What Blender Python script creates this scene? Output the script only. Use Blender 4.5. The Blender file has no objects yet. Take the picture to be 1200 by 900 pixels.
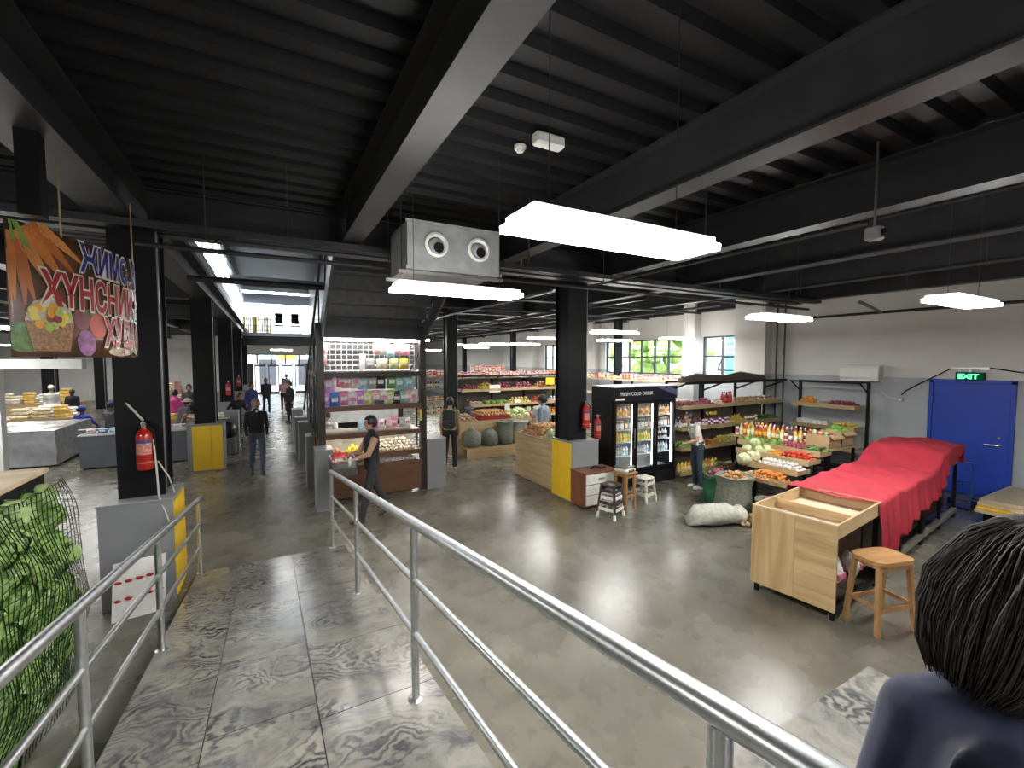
import bpy, bmesh, math, random
import numpy as np
from mathutils import Vector, Matrix, noise as mnoise
random.seed(7)
scene = bpy.context.scene
COL = scene.collection
PI = math.pi
# ------------------------------------------------------------------ camera
cd = bpy.data.cameras.new('camera')
cam = bpy.data.objects.new('camera', cd); COL.objects.link(cam)
cam.location = (0, 0, 2.6)
cam.rotation_euler = (math.radians(90-3.1), 0, math.radians(-28.7))
cd.sensor_width = 36.0; cd.lens = 520/1200*36.0; cd.clip_start = .02; cd.clip_end = 300
scene.camera = cam
# ------------------------------------------------------------------ daylight outside the windows
w = bpy.data.worlds.new('sky'); scene.world = w; w.use_nodes = True
bg = w.node_tree.nodes['Background']
bg.inputs[0].default_value = (.86, .94, 1, 1); bg.inputs[1].default_value = 7.0
LAMP = 40.0          # radiance of the ceiling luminaires
scene.view_settings.view_transform = 'Standard'
scene.view_settings.look = 'None'
scene.view_settings.gamma = 1
scene.view_settings.use_curve_mapping = False
scene.view_settings.exposure = 0.98
# ------------------------------------------------------------------ materials
MATS = {}
def M(name, c, r=.5, m=0., var=.14, sc=9., bump=0., c2=None, stretch=(1,1,1), emit=0., det=4., bs=None, alpha=None, coat=0., sheen=0., spec=None):
    if name in MATS: return MATS[name]
    mt = bpy.data.materials.new(name); mt.use_nodes = True; nt = mt.node_tree; N = nt.nodes; L = nt.links
    b = N['Principled BSDF']
    tc = N.new('ShaderNodeTexCoord'); mp = N.new('ShaderNodeMapping'); mp.inputs['Scale'].default_value = stretch
    L.new(tc.outputs['Object'], mp.inputs['Vector'])
    nz = N.new('ShaderNodeTexNoise'); nz.inputs['Scale'].default_value = sc; nz.inputs['Detail'].default_value = det
    L.new(mp.outputs[0], nz.inputs['Vector'])
    mx = N.new('ShaderNodeMix'); mx.data_type = 'RGBA'
    a = tuple(max(0, v*(1-var)) for v in c)+(1,)
    bb = (tuple(c2) if c2 else tuple(min(1, v*(1+var)) for v in c))+(1,)
    mx.inputs[6].default_value = a; mx.inputs[7].default_value = bb
    cr = N.new('ShaderNodeMapRange'); cr.inputs[1].default_value = .3; cr.inputs[2].default_value = .7
    L.new(nz.outputs[0], cr.inputs[0]); L.new(cr.outputs[0], mx.inputs[0])
    L.new(mx.outputs[2], b.inputs['Base Color'])
    b.inputs['Roughness'].default_value = r; b.inputs['Metallic'].default_value = m
    if spec is not None: b.inputs['Specular IOR Level'].default_value = spec
    if coat: b.inputs['Coat Weight'].default_value = coat
    if sheen: b.inputs['Sheen Weight'].default_value = sheen
    if bump:
        n2 = N.new('ShaderNodeTexNoise'); n2.inputs['Scale'].default_value = bs or sc*3; n2.inputs['Detail'].default_value = 3
        L.new(mp.outputs[0], n2.inputs['Vector'])
        bp = N.new('ShaderNodeBump'); bp.inputs['Strength'].default_value = bump; bp.inputs['Distance'].default_value = .01
        L.new(n2.outputs[0], bp.inputs['Height']); L.new(bp.outputs[0], b.inputs['Normal'])
    if emit:
        b.inputs['Emission Color'].default_value = tuple(c)+(1,); b.inputs['Emission Strength'].default_value = emit
    if alpha is not None:
        b.inputs['Alpha'].default_value = alpha
    MATS[name] = mt
    return mt
def nodes_mat(name):
    mt = bpy.data.materials.new(name); mt.use_nodes = True; MATS[name] = mt
    return mt, mt.node_tree.nodes, mt.node_tree.links, mt.node_tree.nodes['Principled BSDF']
def ramp(N, stops):
    r = N.new('ShaderNodeValToRGB'); e = r.color_ramp.elements
    while len(e) < len(stops): e.new(.5)
    for q, (p, c) in zip(e, stops): q.position = p; q.color = tuple(c)+(1,)
    return r
def m_concrete():
    mt, N, L, b = nodes_mat('polished_concrete')
    tc = N.new('ShaderNodeTexCoord')
    n1 = N.new('ShaderNodeTexNoise'); n1.inputs['Scale'].default_value = .9; n1.inputs['Detail'].default_value = 4; n1.inputs['Roughness'].default_value = .55; n1.inputs['Distortion'].default_value = 0
    n2 = N.new('ShaderNodeTexNoise'); n2.inputs['Scale'].default_value = 3.2; n2.inputs['Detail'].default_value = 4; n2.inputs['Roughness'].default_value = .5; n2.inputs['Distortion'].default_value = .25
    for n in (n1, n2): L.new(tc.outputs['Object'], n.inputs['Vector'])
    ad = N.new('ShaderNodeMath'); ad.operation = 'MULTIPLY_ADD'; L.new(n2.outputs[0], ad.inputs[0]); ad.inputs[1].default_value = .55
    L.new(n1.outputs[0], ad.inputs[2]); n1.inputs['Detail'].default_value = 3; n2.inputs['Distortion'].default_value = 0; ad.inputs[1].default_value = .28
    r = ramp(N, [(.40, (.088,.080,.060)), (.58, (.125,.115,.090)), (.74, (.168,.156,.125)), (.92, (.225,.209,.172))]); L.new(ad.outputs[0], r.inputs[0])
    L.new(r.outputs[0], b.inputs['Base Color'])
    rr = N.new('ShaderNodeMapRange'); rr.inputs[3].default_value = .25; rr.inputs[4].default_value = .30; L.new(n2.outputs[0], rr.inputs[0]); L.new(rr.outputs[0], b.inputs['Roughness'])
    bp = N.new('ShaderNodeBump'); bp.inputs['Strength'].default_value = .03; bp.inputs['Distance'].default_value = .01
    L.new(n2.outputs[0], bp.inputs['Height']); L.new(bp.outputs[0], b.inputs['Normal'])
    return mt
def m_marble():
    mt, N, L, b = nodes_mat('veined_marble')
    tc = N.new('ShaderNodeTexCoord'); oi = N.new('ShaderNodeObjectInfo')
    mp = N.new('ShaderNodeMapping'); mp.inputs['Rotation'].default_value = (0, 0, .5); L.new(tc.outputs['Object'], mp.inputs['Vector'])
    mu = N.new('ShaderNodeVectorMath'); mu.operation = 'SCALE'; mu.inputs[0].default_value = (3, 2, 5); L.new(oi.outputs['Random'], mu.inputs['Scale']); L.new(mu.outputs[0], mp.inputs['Location'])
    nd = N.new('ShaderNodeTexNoise'); nd.inputs['Scale'].default_value = 1.5; nd.inputs['Detail'].default_value = 5; nd.inputs['Roughness'].default_value = .5; L.new(mp.outputs[0], nd.inputs['Vector'])
    sc = N.new('ShaderNodeVectorMath'); sc.operation = 'SCALE'; sc.inputs['Scale'].default_value = 1.9; L.new(nd.outputs[1], sc.inputs[0])
    ad = N.new('ShaderNodeVectorMath'); L.new(mp.outputs[0], ad.inputs[0]); L.new(sc.outputs[0], ad.inputs[1])
    wv = N.new('ShaderNodeTexWave'); wv.inputs['Scale'].default_value = 3.6; wv.inputs['Distortion'].default_value = 3.0; wv.inputs['Detail'].default_value = 5; wv.inputs['Detail Scale'].default_value = 1.6; wv.inputs['Detail Roughness'].default_value = .6; wv.bands_direction = 'Y'
    L.new(ad.outputs[0], wv.inputs['Vector'])
    n3 = N.new('ShaderNodeTexNoise'); n3.inputs['Scale'].default_value = 2.2; n3.inputs['Detail'].default_value = 9; n3.inputs['Roughness'].default_value = .68; L.new(ad.outputs[0], n3.inputs['Vector'])
    n4 = N.new('ShaderNodeTexNoise'); n4.inputs['Scale'].default_value = 1.6; n4.inputs['Detail'].default_value = 2; L.new(mp.outputs[0], n4.inputs['Vector'])
    mr = N.new('ShaderNodeMapRange'); mr.inputs[1].default_value = .42; mr.inputs[2].default_value = .62; mr.inputs[3].default_value = .0; mr.inputs[4].default_value = .34; L.new(n4.outputs[0], mr.inputs[0])
    cen = N.new('ShaderNodeMath'); cen.operation = 'SUBTRACT'; cen.inputs[1].default_value = .5; L.new(wv.outputs['Fac'], cen.inputs[0])
    n3b = N.new('ShaderNodeMath'); n3b.operation = 'ADD'; n3b.inputs[1].default_value = .1; L.new(n3.outputs[0], n3b.inputs[0])
    mm = N.new('ShaderNodeMath'); mm.operation = 'MULTIPLY_ADD'; L.new(mr.outputs[0], mm.inputs[1]); L.new(cen.outputs[0], mm.inputs[0]); L.new(n3b.outputs[0], mm.inputs[2])
    r = ramp(N, [(.36, (.052,.054,.058)), (.48, (.115,.115,.114)), (.58, (.19,.184,.168)), (.68, (.24,.229,.20)), (.88, (.32,.30,.255))]); L.new(mm.outputs[0], r.inputs[0])
    L.new(r.outputs[0], b.inputs['Base Color']); b.inputs['Roughness'].default_value = .17
    return mt
def m_wall():
    mt, N, L, b = nodes_mat('painted_wall')
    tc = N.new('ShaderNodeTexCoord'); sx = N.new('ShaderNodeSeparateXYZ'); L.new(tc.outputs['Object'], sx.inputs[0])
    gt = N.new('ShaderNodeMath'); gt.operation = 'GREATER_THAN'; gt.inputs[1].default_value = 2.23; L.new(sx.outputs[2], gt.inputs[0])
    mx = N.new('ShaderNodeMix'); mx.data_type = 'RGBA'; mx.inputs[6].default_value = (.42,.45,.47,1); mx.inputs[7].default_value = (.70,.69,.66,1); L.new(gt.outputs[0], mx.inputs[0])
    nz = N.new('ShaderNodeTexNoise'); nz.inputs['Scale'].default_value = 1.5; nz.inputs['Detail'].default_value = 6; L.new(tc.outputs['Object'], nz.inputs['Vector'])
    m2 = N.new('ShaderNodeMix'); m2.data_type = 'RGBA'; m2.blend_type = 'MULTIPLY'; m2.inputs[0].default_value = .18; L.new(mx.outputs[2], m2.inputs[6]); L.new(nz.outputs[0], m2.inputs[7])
    L.new(m2.outputs[2], b.inputs['Base Color']); b.inputs['Roughness'].default_value = .6
    return mt
def m_wood(name, c1, c2, sc=1.0, ax=0, r=.45):
    mt, N, L, b = nodes_mat(name)
    tc = N.new('ShaderNodeTexCoord'); oi = N.new('ShaderNodeObjectInfo')
    mp = N.new('ShaderNodeMapping'); s = [14*sc]*3; s[ax] = 1.4*sc; mp.inputs['Scale'].default_value = s
    mu = N.new('ShaderNodeVectorMath'); mu.operation = 'SCALE'; mu.inputs[0].default_value = (31, 17, 23); L.new(oi.outputs['Random'], mu.inputs['Scale']); L.new(mu.outputs[0], mp.inputs['Location'])
    L.new(tc.outputs['Object'], mp.inputs['Vector'])
    nz = N.new('ShaderNodeTexNoise'); nz.inputs['Scale'].default_value = 1; nz.inputs['Detail'].default_value = 5; nz.inputs['Distortion'].default_value = .6; L.new(mp.outputs[0], nz.inputs['Vector'])
    r_ = ramp(N, [(.3, c1), (.72, c2)]); L.new(nz.outputs[0], r_.inputs[0]); L.new(r_.outputs[0], b.inputs['Base Color'])
    b.inputs['Roughness'].default_value = r
    bp = N.new('ShaderNodeBump'); bp.inputs['Strength'].default_value = .1; L.new(nz.outputs[0], bp.inputs['Height']); L.new(bp.outputs[0], b.inputs['Normal'])
    return mt
def m_glass(name, tint=(1,1,1), refl=.09):
    mt, N, L, b = nodes_mat(name)
    tr = N.new('ShaderNodeBsdfTransparent'); tr.inputs[0].default_value = tuple(tint)+(1,)
    gl = N.new('ShaderNodeBsdfGlossy'); gl.inputs['Roughness'].default_value = .03
    mx = N.new('ShaderNodeMixShader'); mx.inputs[0].default_value = refl
    L.new(tr.outputs[0], mx.inputs[1]); L.new(gl.outputs[0], mx.inputs[2]); L.new(mx.outputs[0], N['Material Output'].inputs[0])
    return mt
def m_emit(name, c, s):
    mt, N, L, b = nodes_mat(name)
    e = N.new('ShaderNodeEmission'); e.inputs[0].default_value = tuple(c)+(1,); e.inputs[1].default_value = s
    L.new(e.outputs[0], N['Material Output'].inputs[0]); return mt
CONC = m_concrete(); MARB = m_marble(); WALL = m_wall(); GLASS = m_glass('clear_glass')
NETGL = m_glass('clear_wrap', (.93,.95,.97), .14)
OAKX = m_wood('pale_oak', (.40,.27,.13), (.60,.44,.25), 1, 0)
OAKY = m_wood('pale_oak_crosswise', (.40,.27,.13), (.60,.44,.25), 1, 1)
OAKZ = m_wood('oak_laminate', (.38,.24,.10), (.62,.45,.24), .7, 2, .35)
STOOLW = m_wood('honey_wood', (.30,.15,.055), (.46,.26,.11), 1, 2, .35)
STOOLX = m_wood('honey_wood_crosswise', (.32,.16,.06), (.50,.28,.12), 1, 0, .3)
BROWN = m_wood('brown_laminate', (.10,.045,.022), (.17,.08,.04), .8, 0, .4)
REDW = m_wood('red_brown_wood', (.15,.05,.025), (.28,.11,.05), .9, 2, .4)
PLY = m_wood('plywood', (.48,.36,.22), (.66,.53,.36), .6, 0, .6)
CARD = M('cardboard', (.42,.28,.15), .8, var=.15, sc=6)
BLACK = M('black_paint', (.006,.006,.0075), .5, var=.3, sc=4, spec=.22)
BEAMM = M('beam_paint', (.022,.022,.024), .5, var=.25, sc=3)
DECK = M('deck_paint', (.010,.010,.0115), .5, var=.3, sc=2, spec=.25)
STEEL = M('galvanised_steel', (.58,.60,.61), .33, 1., var=.1, sc=30, bump=.03)
GREY = M('grey_panel', (.235,.245,.255), .5, var=.06, sc=3)
DGREY = M('dark_grey_panel', (.085,.092,.11), .5, var=.08, sc=3)
YEL = M('yellow_panel', (.88,.56,.02), .42, var=.05, sc=4)
WHITE = M('white_plastic', (.80,.80,.77), .45, var=.05, sc=5)
WHITEM = M('white_enamel', (.72,.73,.72), .4, var=.05)
SILVER = M('brushed_metal', (.55,.55,.55), .3, 1., var=.06)
RED = M('extinguisher_red', (.42,.015,.012), .28, var=.1, coat=.4)
BLUED = M('blue_door_paint', (.012,.052,.40), .45, var=.08, sc=3, bump=.02)
LAMPM = m_emit('lamp_diffuser', (1,.985,.95), LAMP)
SKIN = M('skin', (.42,.23,.15), .5, var=.08, sc=6)
HAIRM = M('black_hair', (.010,.009,.009), .5, var=.4, sc=20)
# ------------------------------------------------------------------ mesh helpers
class MB:
    def __init__(s, off=(0,0,0)): s.v = []; s.f = []; s.m = []; s.mi = 0; s.off = Vector(off)
    def add(s, vs, fs):
        n = len(s.v); o = s.off
        s.v += [(p[0]-o[0], p[1]-o[1], p[2]-o[2]) for p in vs]
        s.f += [tuple(i+n for i in f) for f in fs]; s.m += [s.mi]*len(fs); return s
    def box(s, x0, y0, z0, x1, y1, z1):
        return s.add([(x0,y0,z0),(x1,y0,z0),(x1,y1,z0),(x0,y1,z0),(x0,y0,z1),(x1,y0,z1),(x1,y1,z1),(x0,y1,z1)],
                     [(0,3,2,1),(4,5,6,7),(0,1,5,4),(1,2,6,5),(2,3,7,6),(3,0,4,7)])
    def hexa(s, b, t):     # two quads
        return s.add(list(b)+list(t), [(0,3,2,1),(4,5,6,7),(0,1,5,4),(1,2,6,5),(2,3,7,6),(3,0,4,7)])
    def rbox(s, x0, y0, z0, x1, y1, z1, r=.02):   # box with chamfered vertical edges and top
        P = [(x0+r,y0),(x1-r,y0),(x1,y0+r),(x1,y1-r),(x1-r,y1),(x0+r,y1),(x0,y1-r),(x0,y0+r)]
        cx, cy = (x0+x1)/2, (y0+y1)/2
        kx = 1-2*r/max(x1-x0,1e-6); ky = 1-2*r/max(y1-y0,1e-6)
        Q = [(cx+(x-cx)*kx, cy+(y-cy)*ky) for x, y in P]
        rings = [[(x,y,z0+r) for x,y in P], [(x,y,z1-r) for x,y in P], [(x,y,z1) for x,y in Q]]
        rings.insert(0, [(x,y,z0) for x,y in Q])
        return s.rings(rings)
    def rings(s, R, cap=True, closed=True):
        n = len(R[0]); vs = [p for r in R for p in r]; fs = []
        for i in range(len(R)-1):
            for j in range(n if closed else n-1):
                k = (j+1) % n
                fs.append((i*n+j, i*n+k, (i+1)*n+k, (i+1)*n+j))
        if cap: fs.append(tuple(range(n-1,-1,-1))); fs.append(tuple((len(R)-1)*n+j for j in range(n)))
        return s.add(vs, fs)
    def cyl(s, p0, p1, r, n=8, r2=None):
        return s.tube([p0, p1], [r, r if r2 is None else r2], n)
    def tube(s, path, r, n=8, closed=False):
        path = [Vector(p) for p in path]; R = []
        if not hasattr(r, '__len__'): r = [r]*len(path)
        up = None
        for i, p in enumerate(path):
            a = path[i-1] if i else (path[-1] if closed else None); c = path[i+1] if i+1 < len(path) else (path[0] if closed else None)
            t = ((c-p).normalized() if c is not None else Vector()) + ((p-a).normalized() if a is not None else Vector())
            if t.length < 1e-9: t = Vector((0,0,1))
            t.normalize()
            if up is None: up = Vector((0,0,1)) if abs(t.z) < .9 else Vector((1,0,0))
            u = t.cross(up)
            if u.length < 1e-4: u = t.cross(Vector((1,0,0)) if abs(t.x) < .9 else Vector((0,1,0)))
            u.normalize(); v = u.cross(t); up = v
            R.append([p + (u*math.cos(2*PI*k/n) + v*math.sin(2*PI*k/n))*r[i] for k in range(n)])
        if closed: R.append(R[0])
        return s.rings(R, cap=not closed)
    def lathe(s, prof, c=(0,0,0), n=10, axis='z'):
        R = []
        for r, z in prof:
            ring = []
            for k in range(n):
                a = 2*PI*k/n; x, y = r*math.cos(a), r*math.sin(a)
                q = (x,y,z) if axis == 'z' else ((z,x,y) if axis == 'x' else (x,z,-y))
                ring.append((c[0]+q[0], c[1]+q[1], c[2]+q[2]))
            R.append(ring)
        return s.rings(R)
    def ball(s, c, r, n=10, m=6, jit=0):
        if not hasattr(r, '__len__'): r = (r,r,r)
        R = []
        for i in range(1, m):
            t = PI*i/m
            R.append([(c[0]+r[0]*math.sin(t)*math.cos(2*PI*k/n)*(1+random.uniform(-jit,jit)), c[1]+r[1]*math.sin(t)*math.sin(2*PI*k/n)*(1+random.uniform(-jit,jit)), c[2]-r[2]*math.cos(t)) for k in range(n)])
        vs = [p for q in R for p in q]; nn = len(vs); vs += [(c[0],c[1],c[2]-r[2]), (c[0],c[1],c[2]+r[2])]; fs = []
        for i in range(m-2):
            for j in range(n): fs.append((i*n+j, i*n+(j+1)%n, (i+1)*n+(j+1)%n, (i+1)*n+j))
        for j in range(n): fs.append((nn, (j+1)%n, j)); fs.append((nn+1, (m-2)*n+j, (m-2)*n+(j+1)%n))
        return s.add(vs, fs)
    def prism(s, poly, a0, a1, axis='z'):
        def q(u, v, a): return (u,v,a) if axis == 'z' else ((a,u,v) if axis == 'x' else (u,a,v))
        return s.rings([[q(u,v,a0) for u,v in poly], [q(u,v,a1) for u,v in poly]])
    def grid(s, fn, nu, nv):
        vs = [fn(i/nu, j/nv) for i in range(nu+1) for j in range(nv+1)]
        fs = [(i*(nv+1)+j, (i+1)*(nv+1)+j, (i+1)*(nv+1)+j+1, i*(nv+1)+j+1) for i in range(nu) for j in range(nv)]
        return s.add(vs, fs)
    def mesh(s, name, mats, smooth=False, fix=True):
        me = bpy.data.meshes.new(name); me.from_pydata(s.v, [], s.f)
        if not isinstance(mats, (list, tuple)): mats = [mats]
        for q in mats: me.materials.append(q)
        me.polygons.foreach_set('material_index', s.m)
        if fix:
            bm = bmesh.new(); bm.from_mesh(me); bmesh.ops.recalc_face_normals(bm, faces=bm.faces); bm.to_mesh(me); bm.free()
        if smooth:
            me.polygons.foreach_set('use_smooth', [True]*len(me.polygons))
            if smooth != 2:
                try: me.set_sharp_from_angle(angle=math.radians(42))
                except Exception: pass
        me.update(); return me
    def build(s, name, mats, parent=None, smooth=False, fix=True, loc=None):
        return link(name, s.mesh(name, mats, smooth, fix), parent, loc)
def link(name, me, parent=None, loc=None, rot=None, scl=None):
    o = bpy.data.objects.new(name, me); COL.objects.link(o)
    if parent is not None: o.parent = parent
    if loc is not None: o.location = loc
    if rot is not None: o.rotation_euler = rot if hasattr(rot, '__len__') else (0,0,rot)
    if scl is not None: o.scale = scl if hasattr(scl, '__len__') else (scl,)*3
    return o
def tag(o, label=None, cat=None, group=None, kind=None):
    if label: o['label'] = label
    if cat: o['category'] = cat
    if group: o['group'] = group
    if kind: o['kind'] = kind
    return o
def thing(name, label, cat, loc=(0,0,0), rz=0, group=None):
    o = link(name, None, None, loc, rz); o.empty_display_size = .1
    return tag(o, label, cat, group)
def dup(o, loc, rz=None, label=None, group=None):
    c = o.copy(); COL.objects.link(c); c.location = loc
    if rz is not None: c.rotation_euler = (0,0,rz)
    if label: c['label'] = label
    if group: c['group'] = group
    for ch in list(o.children):
        d = ch.copy(); COL.objects.link(d); d.parent = c
        for g in list(ch.children):
            e = g.copy(); COL.objects.link(e); e.parent = d
    return c
def struct(name, mb, mats, label=None, smooth=False):
    o = mb.build(name, mats, None, smooth); o['kind'] = 'structure'
    if label: o['label'] = label
    return o
def part(parent, name, mats, smooth=False):   # decorator-free small builder: returns MB with .done()
    mb = MB(); mb.done = lambda: mb.build(name, mats, parent, smooth); return mb
def B(parent, name, mats, *boxes):
    mb = MB()
    for b in boxes: mb.box(*b)
    return mb.build(name, mats, parent)
def text_mesh(txt, size, depth=.002, offset=0., bold=False, align='LEFT', sx=1.):
    cu = bpy.data.curves.new('txt', 'FONT'); cu.body = txt; cu.size = size; cu.extrude = depth; cu.offset = offset; cu.align_x = align; cu.resolution_u = 3
    o = bpy.data.objects.new('txt', cu); COL.objects.link(o)
    dg = bpy.context.evaluated_depsgraph_get(); me = bpy.data.meshes.new_from_object(o.evaluated_get(dg))
    bpy.data.objects.remove(o); bpy.data.curves.remove(cu)
    for v in me.vertices: v.co.x *= sx
    return me
# ------------------------------------------------------------------ the building shell
struct('floor', MB().box(-16, -6, -.25, 12.05, 40, 0), CONC)
# corrugated steel deck, ribs across the hall
def deck(x0, x1, y0, y1, z):
    mb = MB(); pr = []; y = y0; p = .30
    while y < y1:
        pr += [(y, z+.07), (y+.03, z), (y+.15, z), (y+.18, z+.07)]; y += p
    pr.append((y, z+.07))
    n = len(pr)
    mb.add([(x0, a, b) for a, b in pr]+[(x1, a, b) for a, b in pr], [(i, i+1, n+i+1, n+i) for i in range(n-1)])
    mb.box(x0, y0, z+.075, x1, y, z+.2)
    return mb
ceil = struct('ceiling', deck(-16, -1.3, -6, 38, 4.52), DECK)
for x0, x1, y0, y1 in ((-1.3, 2.8, -6, 6.3), (2.8, 12.05, -6, 38)):
    deck(x0, x1, y0, y1, 4.52).build('deck_sheet', DECK, ceil)
struct('floor_upper', MB().box(-1.3, 27.0, 3.86, 2.8, 38, 4.05), M('soffit_paint', (.30,.32,.33), .6))
MB().box(-1.7, 6.3, 8.0, 3.0, 38.2, 8.2).build('roof_panel', DECK, ceil)
# right wall with window openings
WIN = [(8.0, 9.28), (10.05, 13.8), (15.9, 18.3)]
mb = MB(); ys = [-6]+[v for q in WIN for v in q]+[38.2]
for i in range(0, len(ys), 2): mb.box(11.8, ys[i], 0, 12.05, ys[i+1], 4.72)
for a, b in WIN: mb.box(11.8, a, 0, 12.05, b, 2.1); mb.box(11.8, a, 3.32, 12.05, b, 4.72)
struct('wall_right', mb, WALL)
mb = MB()
for a, b in ((7.1, 7.98), (9.32, 9.75), (14.2, 14.8), (18.9, 19.5)): mb.box(11.5, a, 0, 11.8, b, 4.5)
struct('trim_1', mb, WALL)
WHW = M('white_wall_paint', (.66,.66,.64), .6, var=.06, sc=1.5)
struct('wall_left', MB().box(-16.2, -6, 0, -16, 38.2, 4.72), WHW)
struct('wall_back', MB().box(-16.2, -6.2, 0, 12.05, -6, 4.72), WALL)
struct('wall_far', MB().box(-16.2, 38, 0, -1.7, 38.25, 8.2).box(3.0, 38, 0, 12.05, 38.25, 8.2).box(-1.7, 38, 3.05, 3.0, 38.25, 4.3).box(-1.7, 38, 7.75, 3.0, 38.25, 8.2), WHW)
# upper walls of the atrium
UPW = M('upper_wall_paint', (.07,.072,.08), .5)
mb = MB().box(2.8, 6.3, 4.72, 3.0, 38, 8.0).box(-1.7, 6.1, 4.72, 3.0, 6.3, 8.0)
struct('wall_upper', mb, UPW)
mb = MB().box(-1.7, 6.3, 4.72, -1.5, 38, 5.2).box(-1.7, 6.3, 7.4, -1.5, 38, 8.0).box(-1.7, 6.3, 5.2, -1.5, 12.0, 7.4)
struct('wall_upper_left', mb, UPW)
FRM = M('window_frame', (.05,.055,.06), .4, .3)
def window(n, plane, a0, a1, z0, z1, at, nx, nz, fr=.05, th=.08, fm=None):
    """framed window; plane 'x' means it lies in a plane of constant X"""
    fm = fm or FRM
    def bx(mb, u0, u1, w0, w1, d0, d1):
        return mb.box(at+d0, u0, w0, at+d1, u1, w1) if plane == 'x' else mb.box(u0, at+d0, w0, u1, at+d1, w1)
    mb = MB()
    bx(mb, a0, a1, z0, z0+fr, 0, th); bx(mb, a0, a1, z1-fr, z1, 0, th); bx(mb, a0, a0+fr, z0+fr, z1-fr, 0, th); bx(mb, a1-fr, a1, z0+fr, z1-fr, 0, th)
    o = struct('window_%d' % n, mb, fm)
    for i in range(1, nx):
        u = a0+(a1-a0)*i/nx; bx(MB(), u-fr/2, u+fr/2, z0+fr, z1-fr, .005, th-.005).build('mullion', fm, o)
    for j in range(1, nz):
        q = z0+(z1-z0)*j/nz
        for i in range(nx):
            bx(MB(), a0+(a1-a0)*i/nx+fr/2, a0+(a1-a0)*(i+1)/nx-fr/2, q-fr/2, q+fr/2, .005, th-.005).build('transom', fm, o)
    for i in range(nx):
        for j in range(nz):
            bx(MB(), a0+(a1-a0)*i/nx+fr/2, a0+(a1-a0)*(i+1)/nx-fr/2, z0+(z1-z0)*j/nz+fr/2, z0+(z1-z0)*(j+1)/nz-fr/2, th/2-.004, th/2+.004).build('pane', GLASS, o)
    return o
w1 = window(1, 'x', 8.0, 9.28, 2.1, 3.32, 11.88, 2, 2)
window(2, 'x', 10.05, 13.8, 2.1, 3.32, 11.88, 6, 2)
window(3, 'x', 15.9, 18.3, 2.1, 3.32, 11.88, 4, 2)
# open sash of the first window, tilted into the room
s = MB(); y0, y1 = 8.06, 8.6; zt, zb = 2.68, 2.30; xo = -.22
for a, b in (((0,y0,zt),(xo,y0,zb)), ((0,y1,zt),(xo,y1,zb)), ((xo,y0,zb),(xo,y1,zb)), ((0,y0,zt),(0,y1,zt))):
    s.cyl((11.86+a[0], a[1], a[2]), (11.86+b[0], b[1], b[2]), .022, 4)
s.build('open_sash', FRM, w1)
# far end: upper glazing, entrance, upper-left glazing
window(4, 'y', -1.7, 3.0, 4.3, 7.75, 38.05, 6, 2)
window(5, 'x', 12.0, 37.8, 5.2, 7.4, -1.62, 9, 1, .3, .12, M('pale_frame', (.55,.56,.60), .4))
ent = window(6, 'y', -1.7, 3.0, 2.25, 3.05, 38.05, 5, 1, .08)
d = struct('door_2', MB().box(-1.7, 38.05, 0, -1.0, 38.12, 2.25).box(2.5, 38.05, 0, 3.0, 38.12, 2.25), FRM, 'glazed entrance doors at the far end of the aisle')
for i, x in enumerate((-.95, -.05, .85, 1.75)):
    f = MB()
    for q in ((x, 38.05, .02, x+.06, 38.11, 2.23), (x+.66, 38.05, .02, x+.72, 38.11, 2.23), (x+.06, 38.05, .02, x+.66, 38.11, .22), (x+.06, 38.05, 2.12, x+.66, 38.11, 2.23)): f.box(*q)
    lf = f.build('door_leaf', FRM, d)
    if i != 1: B(lf, 'pane', GLASS, (x+.06, 38.07, .22, x+.66, 38.08, 2.12))
# blind across the top of the far upper window
tag(B(None, 'roller_blind', M('grey_blind', (.34,.35,.38), .8), (-1.65, 37.9, 6.75, 2.95, 37.93, 7.5)), 'grey roller blind over the top of the upper end window', 'blind')
# ------------------------------------------------------------------ ramp with marble tiles
RZ = lambda y: .97-.149*y
rb = MB(); rb.hexa([(-.83,-2.5,0),(.87,-2.5,0),(.87,6.5,0),(-.83,6.5,0)], [(-.83,-2.5,RZ(-.0)-.02),(.87,-2.5,RZ(0)-.02),(.87,6.5,.004),(-.83,6.5,.004)])
rb = MB()
prof = [(-2.5,0),(-2.5,.95),(0,.95),(6.45,RZ(6.45)-.02),(6.5,0)]
rb.rings([[(-.83,y,z) for y,z in prof], [(.87,y,z) for y,z in prof]])
ramp_o = struct('floor_ramp', rb, M('ramp_core', (.30,.29,.27), .7), 'marble-tiled ramp between the steel handrails')
xs = [-.83, -.36, .2, .87]
for i in range(3):
    y = 6.49 - (0, .55, .28)[i]*.0
    k = 0
    while y > -2.4:
        L_ = (1.0, .62, 1.35, .9)[(k+i*2) % 4] if i != 1 else (1.2, 1.6, .9)[k % 3]
        y0 = max(-2.5, y-L_); g = .0025
        if y0 < 0 < y: y0 = 0
        z1, z0 = (RZ(y), RZ(y0)) if y > 0 else (.97, .97)
        t = MB(); a, b = xs[i]+g, xs[i+1]-g
        t.hexa([(a,y0+g,z0-.022),(b,y0+g,z0-.022),(b,y-g,z1-.022),(a,y-g,z1-.022)], [(a,y0+g,z0),(b,y0+g,z0),(b,y-g,z1),(a,y-g,z1)])
        t.build('tile', MARB, ramp_o); y = y0; k += 1
land = struct('floor_landing', MB().box(.87, -2.5, 0, 3.05, 1.2, .776), M('ramp_core', (.3,.29,.27)), 'marble landing beside the ramp')
for i in range(4):
    for j in range(6):
        a, b, c, d_ = .872+i*.545, .872+(i+1)*.545-.003, 1.2-j*.61, 1.2-(j+1)*.61+.003
        B(land, 'tile', MARB, (a, d_, .776, b, c, .80))
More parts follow.
